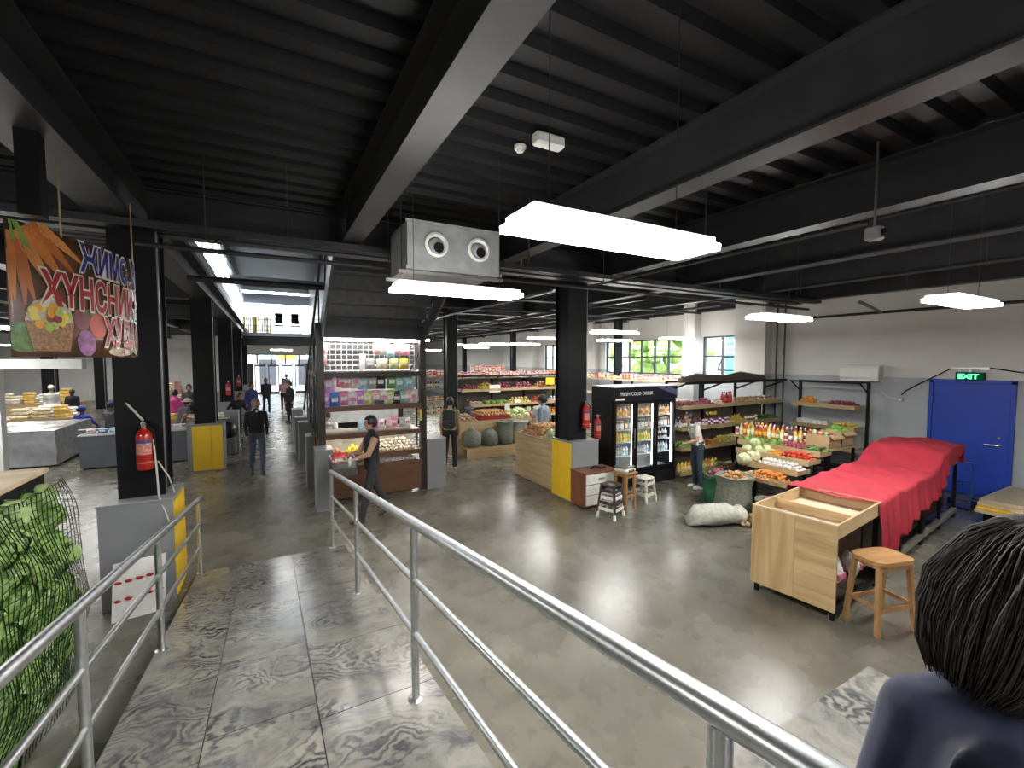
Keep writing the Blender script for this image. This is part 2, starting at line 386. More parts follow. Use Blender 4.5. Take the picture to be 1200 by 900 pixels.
# ------------------------------------------------------------------ beams
def ibeam_y(x, y0, y1, z0, z1, w, label, group='ceiling beams'):
    mb = MB(); t = .018
    mb.box(x-w/2, y0, z0, x+w/2, y1, z0+t).box(x-w/2, y0, z1-t, x+w/2, y1, z1).box(x-t/2, y0, z0+t, x+t/2, y1, z1-t)
    return tag(mb.build('ceiling_beam', BEAMM), label, 'beam', group)
tag(B(None, 'hanger_post', BLACK, (-1.36, 3.98, 3.52, -1.25, 4.09, 4.05)), 'short black post dropping from the wide beam above the banner', 'post')
LB = 'black steel beam running along the hall under the deck'
ibeam_y(-1.34, -5.8, 37.8, 4.05, 4.52, .38, 'wide black steel beam along the top of the aisle columns')
ibeam_y(.94, -5.8, 6.2, 4.05, 4.52, .23, LB)
for x in (3.15, 5.3, 7.35, 9.5, 11.62): ibeam_y(x, -5.8, 37.8, 4.05, 4.52, .24, LB)
for x in (-3.6, -5.8, -8.0, -10.2, -12.4, -14.6): ibeam_y(x, -5.8, 37.8, 4.05, 4.52, .24, LB)
def xbeam(y, x0, x1, z0, z1, w, label):
    mb = MB(); t = .018
    mb.box(x0, y-w/2, z0, x1, y+w/2, z0+t).box(x0, y-w/2, z1-t, x1, y+w/2, z1).box(x0, y-t/2, z0+t, x1, y+t/2, z1-t)
    return tag(mb.build('cross_beam', BEAMM), label, 'beam', 'cross beams')
for y in (6.45, 12.6, 18.8, 25.0, 31.2):
    xbeam(y, 2.8, 11.8, 4.0, 4.5, .2, 'black cross beam spanning the columns under the deck')
    xbeam(y, -16, -1.5, 4.0, 4.5, .2, 'black cross beam spanning the columns under the deck')
xbeam(6.4, -1.15, 2.8, 4.0, 4.5, .2, 'black cross beam closing the ceiling before the open aisle')
xbeam(27.0, -1.15, 2.8, 3.38, 3.86, .2, 'black edge beam of the upper landing at the aisle end')
tag(B(None, 'edge_beam', BEAMM, (2.75, 6.5, 4.0, 2.95, 37.9, 4.7)), 'black edge beam along the open stairwell side', 'beam')
for y in (12.5, 18.7): tag(B(None, 'tie_beam', BEAMM, (-1.14, y-.06, 5.4, 2.78, y+.06, 5.6)), 'black tie beam crossing high over the open aisle', 'beam', 'tie beams')
# ------------------------------------------------------------------ pipes, trays and rods under the ceiling
PIPE = M('black_pipe', (.05,.05,.055), .35, .4)
def pipe(pts, r, label, name='sprinkler_pipe', cat='pipe', m=PIPE, group='ceiling pipes'):
    return tag(MB().tube(pts, r, 8).build(name, m, None, True), label, cat, group)
t = thing('cable_tray', 'long black cable tray hung across the hall in front of the aisle columns', 'cable tray', (0,5.9,3.95))
B(t, 'tray_floor', BLACK, (-4, -.07, 0, 11.6, .07, .012)); B(t, 'side_rail', PIPE, (-4, -.082, 0, 11.6, -.07, .075)); B(t, 'side_rail', PIPE, (-4, .07, 0, 11.6, .082, .075))
for x in (-1.9, 1.0, 3.4, 5.6, 8.0, 10.4): MB().cyl((x, 0, .05), (x, 0, .58), .006, 6).build('hanger_rod', SILVER, t)
pipe([(-1.2, 6.05, 3.82), (11.5, 6.05, 3.82)], .028, 'thin black pipe running just under the cable tray')
pipe([(-1.1, 8.7, 3.9), (2.7, 8.7, 3.9)], .05, 'black pipe crossing the open aisle above the kiosk')
for y, z in ((9.2, 4.02), (11.3, 4.02), (14.6, 4.02), (17.0, 4.02), (21.0, 4.02)):
    pipe([(3.0, y, z), (11.6, y, z)], .03, 'black pipe crossing the hall behind the cable tray')
for x, z in ((4.2, 3.78), (6.4, 3.78), (8.6, 3.78)):
    pipe([(x, 6.3, z), (x, 30, z)], .03, 'black pipe running along the hall over the stalls')
pipe([(4.75, 2.02, 3.83), (4.75, 5.83, 3.83)], .022, 'slim black conduit ending at the hanging camera', 'conduit')
pipe([(11.55, 2.2, 3.62), (11.55, 7.0, 3.62)], .03, 'black pipe along the top of the white wall')
pipe([(9.0, 3.9, 3.60), (11.56, 4.6, 3.62)], .03, 'short black pipe slanting towards the white wall')
for y in (6.72, 6.92): pipe([(11.72, y, .0), (11.72, y, 4.05)], .022, 'thin black riser pipe on the white wall beside the shelves', 'riser_pipe', group='riser pipes')
# hanging rods seen across the ceiling
for x, y in ((.2, 5.0), (2.75, 4.6), (3.7, 2.9), (4.4, 5.2), (8.1, 4.4), (9.4, 3.4), (-.5, 5.2), (7.6, 2.0), (5.5, 8.0), (6.9, 9.5)):
    tag(MB().cyl((x, y, 3.75), (x, y, 4.52), .006, 6).build('hanger_rod', PIPE), 'thin rod hanging from the dark ceiling deck', 'rod', 'hanger rods')
# ------------------------------------------------------------------ ceiling luminaires
def make_lamp():
    t = thing('ceiling_light', 'long flat luminaire hung on two wires, glowing white', 'light', (0,0,0), 0, 'hanging luminaires over the hall')
    B(t, 'housing', WHITEM, (-.58, -.13, .034, .58, .13, .07))
    B(t, 'diffuser', LAMPM, (-.6, -.15, 0, .6, .15, .034))
    for x in (-.42, .42): MB().cyl((x, 0, .075), (x, 0, 1.3), .003, 5).build('hanging_wire', PIPE, t)
    return t
lamp0 = make_lamp()
spots = [(1.58,1.76,3.2,0),(1.55,3.85,3.2,0),(6.75,3.95,3.2,0),(6.6,1.9,3.2,0),(6.95,7.8,3.2,0),(7.2,11.0,3.2,0),(7.8,15.7,3.2,0),(7.3,17.4,3.2,0),(8.9,15.2,3.2,0),
  (10.6,9.2,3.2,0),(9.8,11.0,3.2,0),(3.9,13.8,3.2,0),(4.3,17.5,3.2,0),(9.2,20.5,3.2,0),(6,22,3.2,0),(9,27,3.2,0),(5,30,3.2,0),
  (1.6,-1.2,3.2,0),(6.7,-1.2,3.2,0),(-3.6,-1.2,3.2,0),(-3.6,3.0,3.2,0),(-3.8,8.0,3.2,0),(-4.6,12.5,3.2,0),(-8.6,10.5,3.2,0),(-8.2,16,3.2,0),(-4.6,18,3.2,0),(-7.2,22,3.2,0),(-5.0,27,3.2,0),(-9.5,27,3.2,0),(-6.4,33,3.2,0),(-11,33,3.2,0),(.7,31,3.2,0),(-12.5,20,3.2,0)]
LAMPLAB = {0:'large glowing luminaire hung over the ramp on two wires', 1:'glowing luminaire hung in front of the pale air unit', 2:'glowing luminaire hung before the riser pipes of the white wall', 3:'glowing luminaire hung near the blue emergency door', 4:'glowing luminaire hung over the drinks fridge', 5:'glowing luminaire hung over the oak counter of onions', 31:'glowing luminaire under the upper landing at the aisle end'}
for i, (x,y,z,r) in enumerate(spots):
    if i == 0: continue
    else: dup(lamp0, (x,y,z), r, LAMPLAB.get(i))
lamp0.location = spots[0][:3]; lamp0['label'] = LAMPLAB[0]
# ------------------------------------------------------------------ columns with clad plinths
def column(x, y, plinth=None, s=.4, top=4.05, label='', z0=None):
    t = thing('steel_column', label, 'column', (x, y, 0), 0, 'steel columns')
    zb = plinth[5] if plinth else 0
    mb = MB(); h = s/2; f = .02
    mb.box(-h, -h, zb, h, -h+f, top).box(-h, h-f, zb, h, h, top).box(-.012, -h+f, zb, .012, h-f, top)
    mb.box(-h+.03, -h+f, zb, -h+.045, h-f, top).box(h-.045, -h+f, zb, h-.03, h-f, top)
    mb.build('shaft', BLACK, t)
    B(t, 'edge_strip', M('bare_edge', (.28,.28,.30), .35, .7), (h-.004, -h-.003, zb, h+.008, -h+.03, top))
    if plinth:
        x0, y0, _, x1, y1, z1, face = plinth
        B(t, 'plinth', GREY, (x0-x, y0-y, .0, x1-x, y1-y, z1))
        a, b, c, d_ = x0-x, x1-x, y0-y, y1-y
        if face == '+x': P = [(b, c+.03, .03, b+.015, c+(d_-c)*.62, z1-.03), (b, c+(d_-c)*.63, .03, b+.015, d_-.02, z1-.03)]
        elif face == '-x': P = [(a-.015, c+.02, .03, a, c+(d_-c)*.67, z1-.02), (a-.015, c+(d_-c)*.69, .03, a, d_-.02, z1-.02)]
        elif face is None: P = []
        else: P = [(a+.1, c-.015, .03, a+.1+(b-a-.12)*.60, c, z1-.03), (a+.1+(b-a-.12)*.61, c-.015, .03, b-.02, c, z1-.03)]
        for p in P: B(t, 'yellow_panel', YEL, p)
        B(t, 'plinth_cap', M('plinth_cap_grey', (.30,.31,.32), .4), (a-.01, c-.01, z1, b+.01, d_+.01, z1+.012))
    return t
column(-1.24, 6.31, (-1.57,5.9,0,-.95,6.55,1.1,'+x'), .41, label='black steel column on a grey plinth with a fire extinguisher, beside the ramp foot')
for y in (12.72, 18.9, 25.1, 31.3):
    column(-1.34, y, (-1.69,y-.3,0,-.98,y+.35,1.1,'-y' if y < 13 else None), .42, label='black steel column on a yellow-fronted plinth beside the grey aisle cabinet' if y < 13 else 'black steel column on a plain grey plinth along the aisle')
column(5.0, 6.82, (4.77,6.45,0,5.38,7.1,1.1,'-x'), .42, label='black steel column on a grey and yellow plinth beside the drinks fridge')
for x, y in ((4.75,12.5),(4.75,18.7),(4.75,25),(10.3,18.7),(11.25,12.45),(10.4,25)):
    column(x, y, None, .32 if x < 5 else .22, label='plain black steel column among the produce stalls')
for x in (-7.9, -13.5):
    for y in (25.1, 31.3): column(x, y, None, .4, label='plain black steel column in the packaged goods hall')
# ------------------------------------------------------------------ steel handrails of the ramp
def handrail(x, posts, hs, yend, label):
    t = thing('handrail', label, 'handrail', (x, posts[0], 0))
    o = posts[0]; zz = lambda y: RZ(y) if y > 0 else .97
    top = [(0, yend-o, zz(yend)+hs[0]-.02), (0, yend-.12-o, zz(yend-.12)+hs[0]), (0, 0-o, .97+hs[0]), (0, -2.3-o, .97+hs[0])]
    MB().tube(top, .029, 14).build('top_rail', STEEL, t, True)
    for h in hs[1:]:
        MB().tube([(0, posts[0]-o, zz(posts[0])+h), (0, -o, .97+h), (0, -2.3-o, .97+h)], .018, 10).build('lower_rail', STEEL, t, True)
    for y in posts:
        MB().cyl((0, y-o, zz(y)-.005), (0, y-o, zz(y)+hs[0]-.02), .023, 12).build('post', STEEL, t, True)
        MB().lathe([(.045, 0), (.045, .006), (.03, .012)], (0, y-o, zz(y)), 12).build('base_flange', STEEL, t, True)
handrail(.71, [6.45, 4.46, 2.48, .5, -1.5], (1.06, .72, .40), 6.62, 'galvanised steel handrail along the side of the ramp facing the red-draped table')
handrail(-.79, [6.42, 4.25, 2.68, .7, -1.3], (.90, .60, .32), 6.75, 'galvanised steel handrail along the side of the ramp facing the netted greens')
# ------------------------------------------------------------------ things by the ramp foot column
def extinguisher(loc, label, rz=0, h=.46, r=.075, hose=True, m=RED):
    t = thing('fire_extinguisher', label, 'extinguisher', loc, rz, 'fire extinguishers')
    MB().lathe([(r*.9,0),(r,.02),(r,h*.78),(r*.8,h*.88),(r*.35,h*.94),(r*.3,h)], (0,0,0), 16).build('cylinder', m, t, True)
    MB().box(-.02,-.02,h,.02,.02,h+.05).box(-.015,-.07,h+.03,.015,.05,h+.045).build('valve', SILVER, t)
    R = lambda z: [(r*1.015*math.cos(a), r*1.015*math.sin(a), z) for a in [math.radians(-150+12*k) for k in range(11)]]
    MB().rings([R(h*.36), R(h*.62)], cap=False, closed=False).build('label', M('ext_label', (.55,.24,.18), .4, var=.5, sc=40), t, True)
    MB().rings([R(h*.62), R(h*.70)], cap=False, closed=False).build('label', M('ext_label_blue', (.06,.06,.22), .4, var=.3, sc=60), t, True)
    MB().lathe([(r*1.03,h*.16),(r*1.03,h*.19)], (0,0,0), 16).build('band', M('ext_band', (.45,.22,.12), .4), t, True)
    if hose: MB().tube([(.02,0,h+.02),(r*1.1,-.02,h*.9),(r*1.25,-.02,h*.5),(r*1.2,-.02,h*.2)], .011, 8).build('hose', BLACK, t, True)
    return t
extinguisher((-1.19, 6.02, 1.43), 'red fire extinguisher strapped to the column at the ramp foot')
extinguisher((5.14, 6.53, 1.33), 'red fire extinguisher strapped to the column beside the drinks fridge', r=.07)
extinguisher((5.46, 6.58, 1.112), 'plain red cylinder standing on the plinth beside the drinks fridge', h=.40, r=.06, hose=False)
extinguisher((-1.28, 18.60, 1.35), 'red fire extinguisher on a blue-black column further down the aisle')
extinguisher((-1.28, 24.80, 1.35), 'red fire extinguisher on a blue-black column far down the aisle')
rope = M('pale_rope', (.55,.53,.48), .8)
tag(MB().tube([(-1.44,6.13,2.33),(-1.36,6.12,2.16),(-1.2,6.06,1.95)], .012, 6).build('rope', rope, None, True), 'pale rope slanting down the column to the extinguisher', 'rope')
tag(MB().tube([(-1.11,6.0,1.75),(-1.09,5.98,1.45),(-1.07,5.92,1.14),(-1.02,5.9,.98),(-.97,5.88,.8)], .010, 6).build('rope', rope, None, True), 'pale cord trailing from the extinguisher over the grey plinth', 'rope')
tag(MB().tube([(-1.09,6.06,1.5),(-1.0,6.08,1.3),(-.96,6.1,1.12)], .008, 6).build('rope', rope, None, True), 'thin cord stretched from the extinguisher to the plinth corner', 'rope')
# white panel with red marks leaning on the plinth
t = thing('leaning_board', 'white board with rows of red marks leaning on the grey plinth', 'board', (-1.22, 5.72, 0))
MB().hexa([(-.21,-.10,0),(.2,-.03,0),(.2,-.015,0),(-.21,-.085,0)], [(-.2,.0,.55),(.21,.1,.55),(.21,.115,.55),(-.2,.015,.55)]).build('panel', WHITE, t)
rm = M('red_ink', (.5,.02,.03), .6)
for r_, z in enumerate((.36, .19)):
    for k in range(5):
        if (r_, k) in ((1,2),): continue
        u = (k+.5)/5; x = -.205+.41*u; y = -.1+.07*u+.1*(z/.55)+.012*u
        MB().ball((x, y-.006, z+.03*u), (.034,.006,.017), 8, 5, .3).build('red_mark', rm, t)
# ------------------------------------------------------------------ hanging banner
bt = thing('hanging_banner', 'curved vinyl greengrocer banner with Cyrillic lettering, carrots and a fruit basket', 'banner', (-1.3, 4.6, 3.0))
BP = [(-1.43,4.0),(-1.28,4.24),(-1.16,4.5),(-1.07,4.85),(-1.05,5.15),(-1.10,5.4)]
seg = [0.]
for a, b in zip(BP, BP[1:]): seg.append(seg[-1]+math.dist(a, b))
LEN = seg[-1]
def bpos(u, v, n=0.):   # u along, v up
    u = min(max(u, 0), LEN)
    for i in range(len(BP)-1):
        if u <= seg[i+1] or i == len(BP)-2:
            f = (u-seg[i])/(seg[i+1]-seg[i]); a, b = BP[i], BP[i+1]
            p0 = BP[max(0,i-1)]; p3 = BP[min(len(BP)-1,i+2)]
            q = []
            for k in (0,1):
                m1 = (b[k]-p0[k])/2; m2 = (p3[k]-a[k])/2
                q.append((2*f**3-3*f*f+1)*a[k]+(f**3-2*f*f+f)*m1+(-2*f**3+3*f*f)*b[k]+(f**3-f*f)*m2)
            d = Vector((b[0]-a[0], b[1]-a[1])).normalized(); nx, ny = d.y, -d.x
            return (q[0]+nx*n+1.3, q[1]+ny*n-4.6, v-3.0)
BH = .88; BZ = 2.62
vtop = lambda u: BZ+BH-.04*math.sin(PI*u/LEN)
mb = MB(); mb.grid(lambda a, b: bpos(a*LEN, BZ+(vtop(a*LEN)-BZ)*b, 0), 40, 6); o = mb.build('sheet', M('banner_ground', (.055,.075,.03), .22, c2=(.22,.07,.05), var=.4, sc=6), bt, True, fix=False)
sd = o.modifiers.new('thick', 'SOLIDIFY'); sd.thickness = .004; sd.offset = -1
def bprint(name, polys, mats, n):
    """flat printed shapes: list of (polygon, material index) in banner space"""
    bm = bmesh.new()
    for poly, mi in polys:
        f = bm.faces.new([bm.verts.new((u, v, 0)) for u, v in poly]); f.material_index = mi
    bmesh.ops.triangulate(bm, faces=bm.faces)
    for _ in range(3):
        L_ = [e for e in bm.edges if e.calc_length() > .045]
        if L_: bmesh.ops.subdivide_edges(bm, edges=L_, cuts=1); bmesh.ops.triangulate(bm, faces=bm.faces)
    for q in bm.verts: q.co = bpos(q.co.x, q.co.y, n)
    me = bpy.data.meshes.new(name); bm.to_mesh(me); bm.free()
    for q in (mats if isinstance(mats, list) else [mats]): me.materials.append(q)
    return link(name, me, bt)
def ell(cu, cv, a, b, rot=0, n=14): 
    return [(cu+a*math.cos(t)*math.cos(rot)-b*math.sin(t)*math.sin(rot), cv+a*math.cos(t)*math.sin(rot)+b*math.sin(t)*math.cos(rot)) for t in [2*PI*k/n for k in range(n)]]
car = []
for k, (u0, v0, u1, v1, wd) in enumerate([(.04,3.42,.05,2.98,.035),(.07,3.40,.16,3.0,.036),(.09,3.44,.27,3.06,.04),(.12,3.47,.36,3.12,.042),(.15,3.49,.44,3.2,.042),(.2,3.49,.5,3.3,.036),(.03,3.30,.02,2.94,.03),(.1,3.3,.11,2.96,.034)]):
    du, dv = u1-u0, v1-v0; l = math.hypot(du, dv); nu, nv = -dv/l, du/l
    car.append(([(u0+nu*wd,v0+nv*wd),(u0+du*.5+nu*wd*.8,v0+dv*.5+nv*wd*.8),(u1+nu*.006,v1+nv*.006),(u1-nu*.006,v1-nv*.006),(u0+du*.5-nu*wd*.8,v0+dv*.5-nv*wd*.8),(u0-nu*wd,v0-nv*wd)], k % 3))
bprint('carrot_print', car, [M('carrot_a', (.62,.20,.04), .3), M('carrot_b', (.52,.14,.03), .3), M('carrot_c', (.70,.28,.07), .3)], .003)
bprint('carrot_top_print', [([(.05,3.49),(.09,3.49),(.16,3.32),(.12,3.34)],0), ([(.03,3.49),(.05,3.49),(.07,3.36),(.045,3.36)],0)], M('leaf_print', (.20,.36,.08), .3), .0045)
# fruit basket, tomatoes, cabbage, greens along the foot of the sheet
for q in (ell(.1,2.75,.16,.10), ell(.95,2.69,.2,.05), ell(1.3,2.7,.2,.06), ell(1.1,2.98,.16,.06), ell(.62,2.95,.12,.05)): bprint('greens_print', [(q,0)], M('greens_print', (.10,.20,.04), .3, var=.5, sc=30), .002)
bprint('basket_print', [(ell(.25,2.86,.15,.17),0)], M('basket_rim', (.62,.56,.42), .3, var=.3, sc=40), .003)
bprint('basket_print', [([(.10,2.86),(.40,2.86),(.36,2.66),(.14,2.66)],0)], M('wicker_print', (.33,.17,.08), .3, var=.5, sc=50), .005)
fr = []; rr = random.Random(3)
for k in range(20):
    a = rr.uniform(0,2*PI); q = rr.random()**.5
    fr.append((ell(.25+.12*q*math.cos(a), 2.90+.085*q*math.sin(a), .028,.028, 0, 10), k % 4))
for q, _m in enumerate(fr):
    bprint('fruit_print', [_m], [M('pr_orange',(.75,.34,.03),.3), M('pr_yellow',(.75,.6,.08),.3), M('pr_plum',(.30,.05,.08),.3), M('pr_green',(.40,.50,.10),.3)], .006+.0003*q)
bprint('cabbage_print', [(ell(.50,2.725,.08,.098,.2),0)], M('red_cabbage', (.32,.10,.30), .3, var=.6, sc=25), .004)
bprint('tomato_print', [(ell(.62,2.86,.09,.1),0)], M('pr_tomato', (.55,.06,.03), .3, var=.3), .0035)
bprint('beet_print', [(ell(.47,2.90,.07,.08),0)], M('pr_beet', (.25,.07,.09), .3, var=.3), .003)
bprint('root_print', [(ell(.88,2.665,.16,.035),0)], M('pr_root', (.40,.30,.20), .3, var=.5, sc=40), .004)
def bann_text(txt, u0, v0, size, sx, m, off, n, slope):
    me = text_mesh(txt, size, 0, off, sx=sx); wd_ = max(v.co.x for v in me.vertices)
    bm = bmesh.new(); bm.from_mesh(me); bmesh.ops.subdivide_edges(bm, edges=[e for e in bm.edges if e.calc_length() > .05], cuts=2); bm.to_mesh(me); bm.free()
    for v in me.vertices: v.co = bpos(u0+v.co.x, v0+v.co.y+slope*v.co.x, n)
    me.materials.clear(); me.materials.append(m)
    link('lettering', me, bt); return wd_
inkb = M('ink_blue', (.015,.02,.22), .3); inkr = M('ink_red', (.42,.012,.02), .3); inkw = M('ink_cream', (.80,.74,.62), .3)
for txt, u0, v0, sz, sx, mm in (('ЖИМС ЖИМСГЭНЭ', .47, 3.255, .27, .62, inkb), ('ХҮНСНИЙ НОГОО', .19, 2.98, .31, .60, inkr), ('ХУДАЛДАА', .68, 2.715, .29, .60, inkr)):
    uu = u0
    for wd in txt.split():
        ww = bann_text(wd, uu, v0, sz, sx, inkw, .022, .010, -.02); bann_text(wd, uu, v0, sz, sx, mm, .008, .013, -.02); uu += ww+.07
for u in (.34, 1.35):
    p = bpos(u, vtop(u)-.02); MB().tube([p, (p[0], p[1], 1.0 if u < 1 else 1.02)], .006, 6).build('chain', M('brass_chain', (.45,.36,.2), .4, .8), bt)
# ------------------------------------------------------------------ netted greens rack by the ramp
t = thing('produce_rack', 'tall plywood-topped rack wrapped in black netting, full of green cabbages', 'rack', (-1.98, 3.65, 0))
B(t, 'plywood_top', PLY, (-.75, -.9, 1.80, .57, .72, 1.83))
B(t, 'top_frame', BLACK, (-.72, -.86, 1.70, .55, .70, 1.795))
for x in (-.7, .40):
    for y in (-.84, .62): B(t, 'leg', BLACK, (x, y, 0, x+.05, y+.05, 1.70))
for z in (.18, .70, 1.22): B(t, 'shelf', BLACK, (-.68, -.82, z, .45, .62, z+.02))
netm = M('green_black_net', (.012,.03,.012), .7)
NX = lambda v: .64+.10*math.sin(PI*min(1, (1-v)*1.05))
mb = MB(); nf = lambda u, v: (NX(v)+.02*math.sin(9*u+v*13), -.92+1.66*u+.015*math.sin(11*v), .16+1.58*v)
def wire(fn, nu, nv, r):
    for i in range(nu+1): mb.tube([fn(i/nu+.008*math.sin(7*j+i), j/nv) for j in range(0, nv+1)], r, 3)
    for j in range(nv+1): mb.tube([fn(i/nu, j/nv+.006*math.sin(5*i+j)) for i in range(0, nu+1)], r, 3)
wire(nf, 36, 34, .003)
wire(lambda u, v: (-.7+1.36*u, -.92+.03*math.sin(9*v), .16+1.58*v), 24, 34, .003)
mb.build('netting', netm, t)
cabm = [M('cabbage_a', (.16,.33,.05), .45, c2=(.36,.55,.16), var=.35, sc=7, bump=.4), M('cabbage_b', (.12,.28,.045), .4, c2=(.30,.50,.12), var=.35, sc=9, bump=.4), M('cabbage_c', (.28,.45,.12), .45, c2=(.50,.66,.30), var=.3, sc=7, bump=.4)]
def cabbage(r, m):
    mb = MB(); mb.ball((0,0,0), (r*.94,r*.94,r*.86), 12, 8, .03)
    for k in range(7):
        a = 2*PI*k/7; tl = .5+.3*(k % 2)
        def leaf(u, v, a=a):
            t_ = -1.0+1.9*v; ph = a+(u-.5)*1.25*math.sin(PI*min(1,.25+v*.75)); rr_ = r*(1.02+.05*math.sin(6*u+a)+.10*v*v)
            return (rr_*math.cos(t_*.8)*math.cos(ph), rr_*math.cos(t_*.8)*math.sin(ph), rr_*.9*math.sin(t_))
        mb.grid(leaf, 5, 5)
    return mb.mesh('cabbage', m, 2)
cme = [cabbage(.11, m) for m in cabm]
rr = random.Random(5); n = 0
for z in range(10):
    for a in range(11):
        v = (.14+z*.156)/1.7
        p = (-1.98+NX(v)-.12+rr.uniform(-.02,.02), 3.65-.86+a*.153+.07*(z % 2)+rr.uniform(-.02,.02), .26+z*.152+rr.uniform(-.02,.02))
        if p[1] > 4.36: continue
        o = link('cabbage', cme[rr.randrange(3)], None, p, (rr.uniform(0,6),rr.uniform(0,6),rr.uniform(0,6)), rr.uniform(.72,.92))
        tag(o, 'green cabbage packed inside the black netting of the rack', 'cabbage', 'cabbages in the netted rack')
tag(MB().tube([(-.98,3.35,.03),(-.96,3.5,.04),(-.95,3.62,.03)], .028, 6).build('broom_head', M('red_bristle', (.40,.03,.03), .8, bump=.6), None), 'red bristle brush lying on the floor beside the ramp', 'brush')
# pale upright and lintel framing the stall behind the netted rack
t = thing('stall_portal', 'plain off-white upright and lintel of a stall frame behind the netted rack', 'frame', (-3.6, 9.0, 0))
B(t, 'upright', WHITEM, (-.9, -.15, 0, .29, .0, 2.46)); B(t, 'lintel', M('grey_lintel', (.42,.43,.42), .5), (-1.8, -.17, 2.47, 1.17, .02, 2.61))
# ------------------------------------------------------------------ staircase above the kiosk
t = thing('staircase', 'dark steel staircase climbing over the lit kiosk to the upper floor', 'staircase', (1.75, 9.0, 0))
sy = lambda z: 6.4+(4.55-z)/.60
SM = M('stair_paint', (.07,.07,.075), .45, var=.3)
for k in range(22):
    z = 4.4-k*.2
    if z < .1: break
    y = sy(z)-9.0
    B(t, 'tread', SM, (-.88, y-.02, z-.03, .93, y+.36, z)); B(t, 'riser', SM, (-.88, y+.33, z-.2, .93, y+.35, z-.03))
for x in (-.93, .94):
    MB().hexa([(x,sy(4.5)-9-.05,4.2),(x+.04,sy(4.5)-9-.05,4.2),(x+.04,sy(.2)-9,0),(x,sy(.2)-9,0)], [(x,sy(4.5)-9-.05,4.55),(x+.04,sy(4.5)-9-.05,4.55),(x+.04,sy(.2)-9+.2,.25),(x,sy(.2)-9+.2,.25)]).build('stringer', SM, t)
    MB().tube([(x,sy(4.5)-9,5.45),(x,sy(.3)-9,1.25)], .025, 8).build('stair_rail', PIPE, t)
    for k in range(7):
        z = 4.4-k*.65; MB().cyl((x,sy(z)-9,z),(x,sy(z)-9,z+.95), .015, 6).build('baluster', PIPE, t)
# ------------------------------------------------------------------ lit kiosk under the stairs
kt = thing('kiosk', 'lit brown-framed kiosk with glass fronts tucked under the staircase', 'kiosk', (.75, 8.6, 0))
KB = M('kiosk_bronze', (.028,.017,.012), .4, var=.2)
for x in (0, 1.88):
    B(kt, 'corner_post', KB, (x, 0, 0, x+.12, .12, 3.02))
B(kt, 'corner_post', KB, (0, 1.9, 0, .1, 2.0, 2.35)); B(kt, 'corner_post', KB, (1.9, 1.9, 0, 2.0, 2.0, 2.35))
B(kt, 'fascia', M('kiosk_fascia', (.03,.032,.04), .4), (-.02, -.02, 3.0, 2.02, .12, 3.26))
B(kt, 'base_panel', BROWN, (.12, .01, .03, 1.88, .05, .56))
for z in (.79, 1.19, 1.70, 2.33): B(kt, 'shelf_rail', BROWN if z < 2 else KB, (.12, -.01, z-.045, 1.88, .10, z+.045))
B(kt, 'lower_rail', BROWN, (.12, .0, .54, 1.88, .08, .62))
B(kt, 'counter_board', M('kiosk_counter', (.62,.56,.46), .5), (.12, .1, 1.195, 1.88, .75, 1.235))
B(kt, 'shelf_board', KB, (.12, .1, 1.69, 1.88, .34, 1.71)); B(kt, 'shelf_board', KB, (.12, .1, 2.32, 1.88, .34, 2.34))
B(kt, 'shelf_board', WHITE, (.12, .1, .78, 1.88, .7, .80)); B(kt, 'shelf_board', WHITE, (.12, .1, .57, 1.88, .6, .59))
B(kt, 'back_panel', M('kiosk_back', (.66,.66,.64), .6), (.1, .78, .05, 1.9, .80, 1.2)); B(kt, 'back_panel', M('kiosk_back', (.6,.6,.6)), (.1, 1.86, 1.2, 1.9, 1.88, 2.3))
for z0, z1 in ((.62,.745),(.835,1.145)): B(kt, 'pane', GLASS, (.12, .03, z0, 1.88, .036, z1))
B(kt, 'light_strip', m_emit('kiosk_light', (1,.98,.94), 26), (.14, .16, 2.955, 1.86, .24, 2.985))
B(kt, 'light_strip', m_emit('kiosk_light2', (1,.92,.75), 16), (.14, .10, 1.13, 1.86, .13, 1.143))
B(kt, 'light_strip', MATS['kiosk_light'], (.14, .36, 2.29, 1.86, .40, 2.315))
# wire grid hanging in the top bay
mb = MB()
for k in range(18): mb.cyl((.16+k*.1, .34, 2.38), (.16+k*.1, .34, 2.93), .004, 4)
for k in range(6): mb.cyl((.14, .34, 2.40+k*.1), (1.86, .34, 2.40+k*.1), .004, 4)
mb.build('wire_grid', WHITE, kt)
B(kt, 'side_glass', M('tinted', (.02,.02,.022), .15), (.01, .14, 1.2, .02, 1.88, 2.3))
B(kt, 'side_panel', BROWN, (.0, .12, .05, .03, 1.9, 1.15))
for y, z0, z1 in ((.55,.1,2.9),(1.2,.1,2.4)): B(kt, 'side_mullion', KB, (-.015, y, z0, .0, y+.09, z1))
for z in (1.15, 2.3): B(kt, 'side_rail', KB, (-.012, .12, z, .0, 1.9, z+.08))
B(kt, 'price_card', WHITE, (.78, .30, 2.42, .90, .305, 2.72)); B(kt, 'price_card', M('dark_card', (.05,.05,.05)), (1.0, .02, 1.75, 1.17, .03, 1.83))
B(kt, 'yellow_strip', M('lime_strip', (.65,.62,.12), .5), (1.855, -.012, 1.40, 1.90, -.005, 1.62))
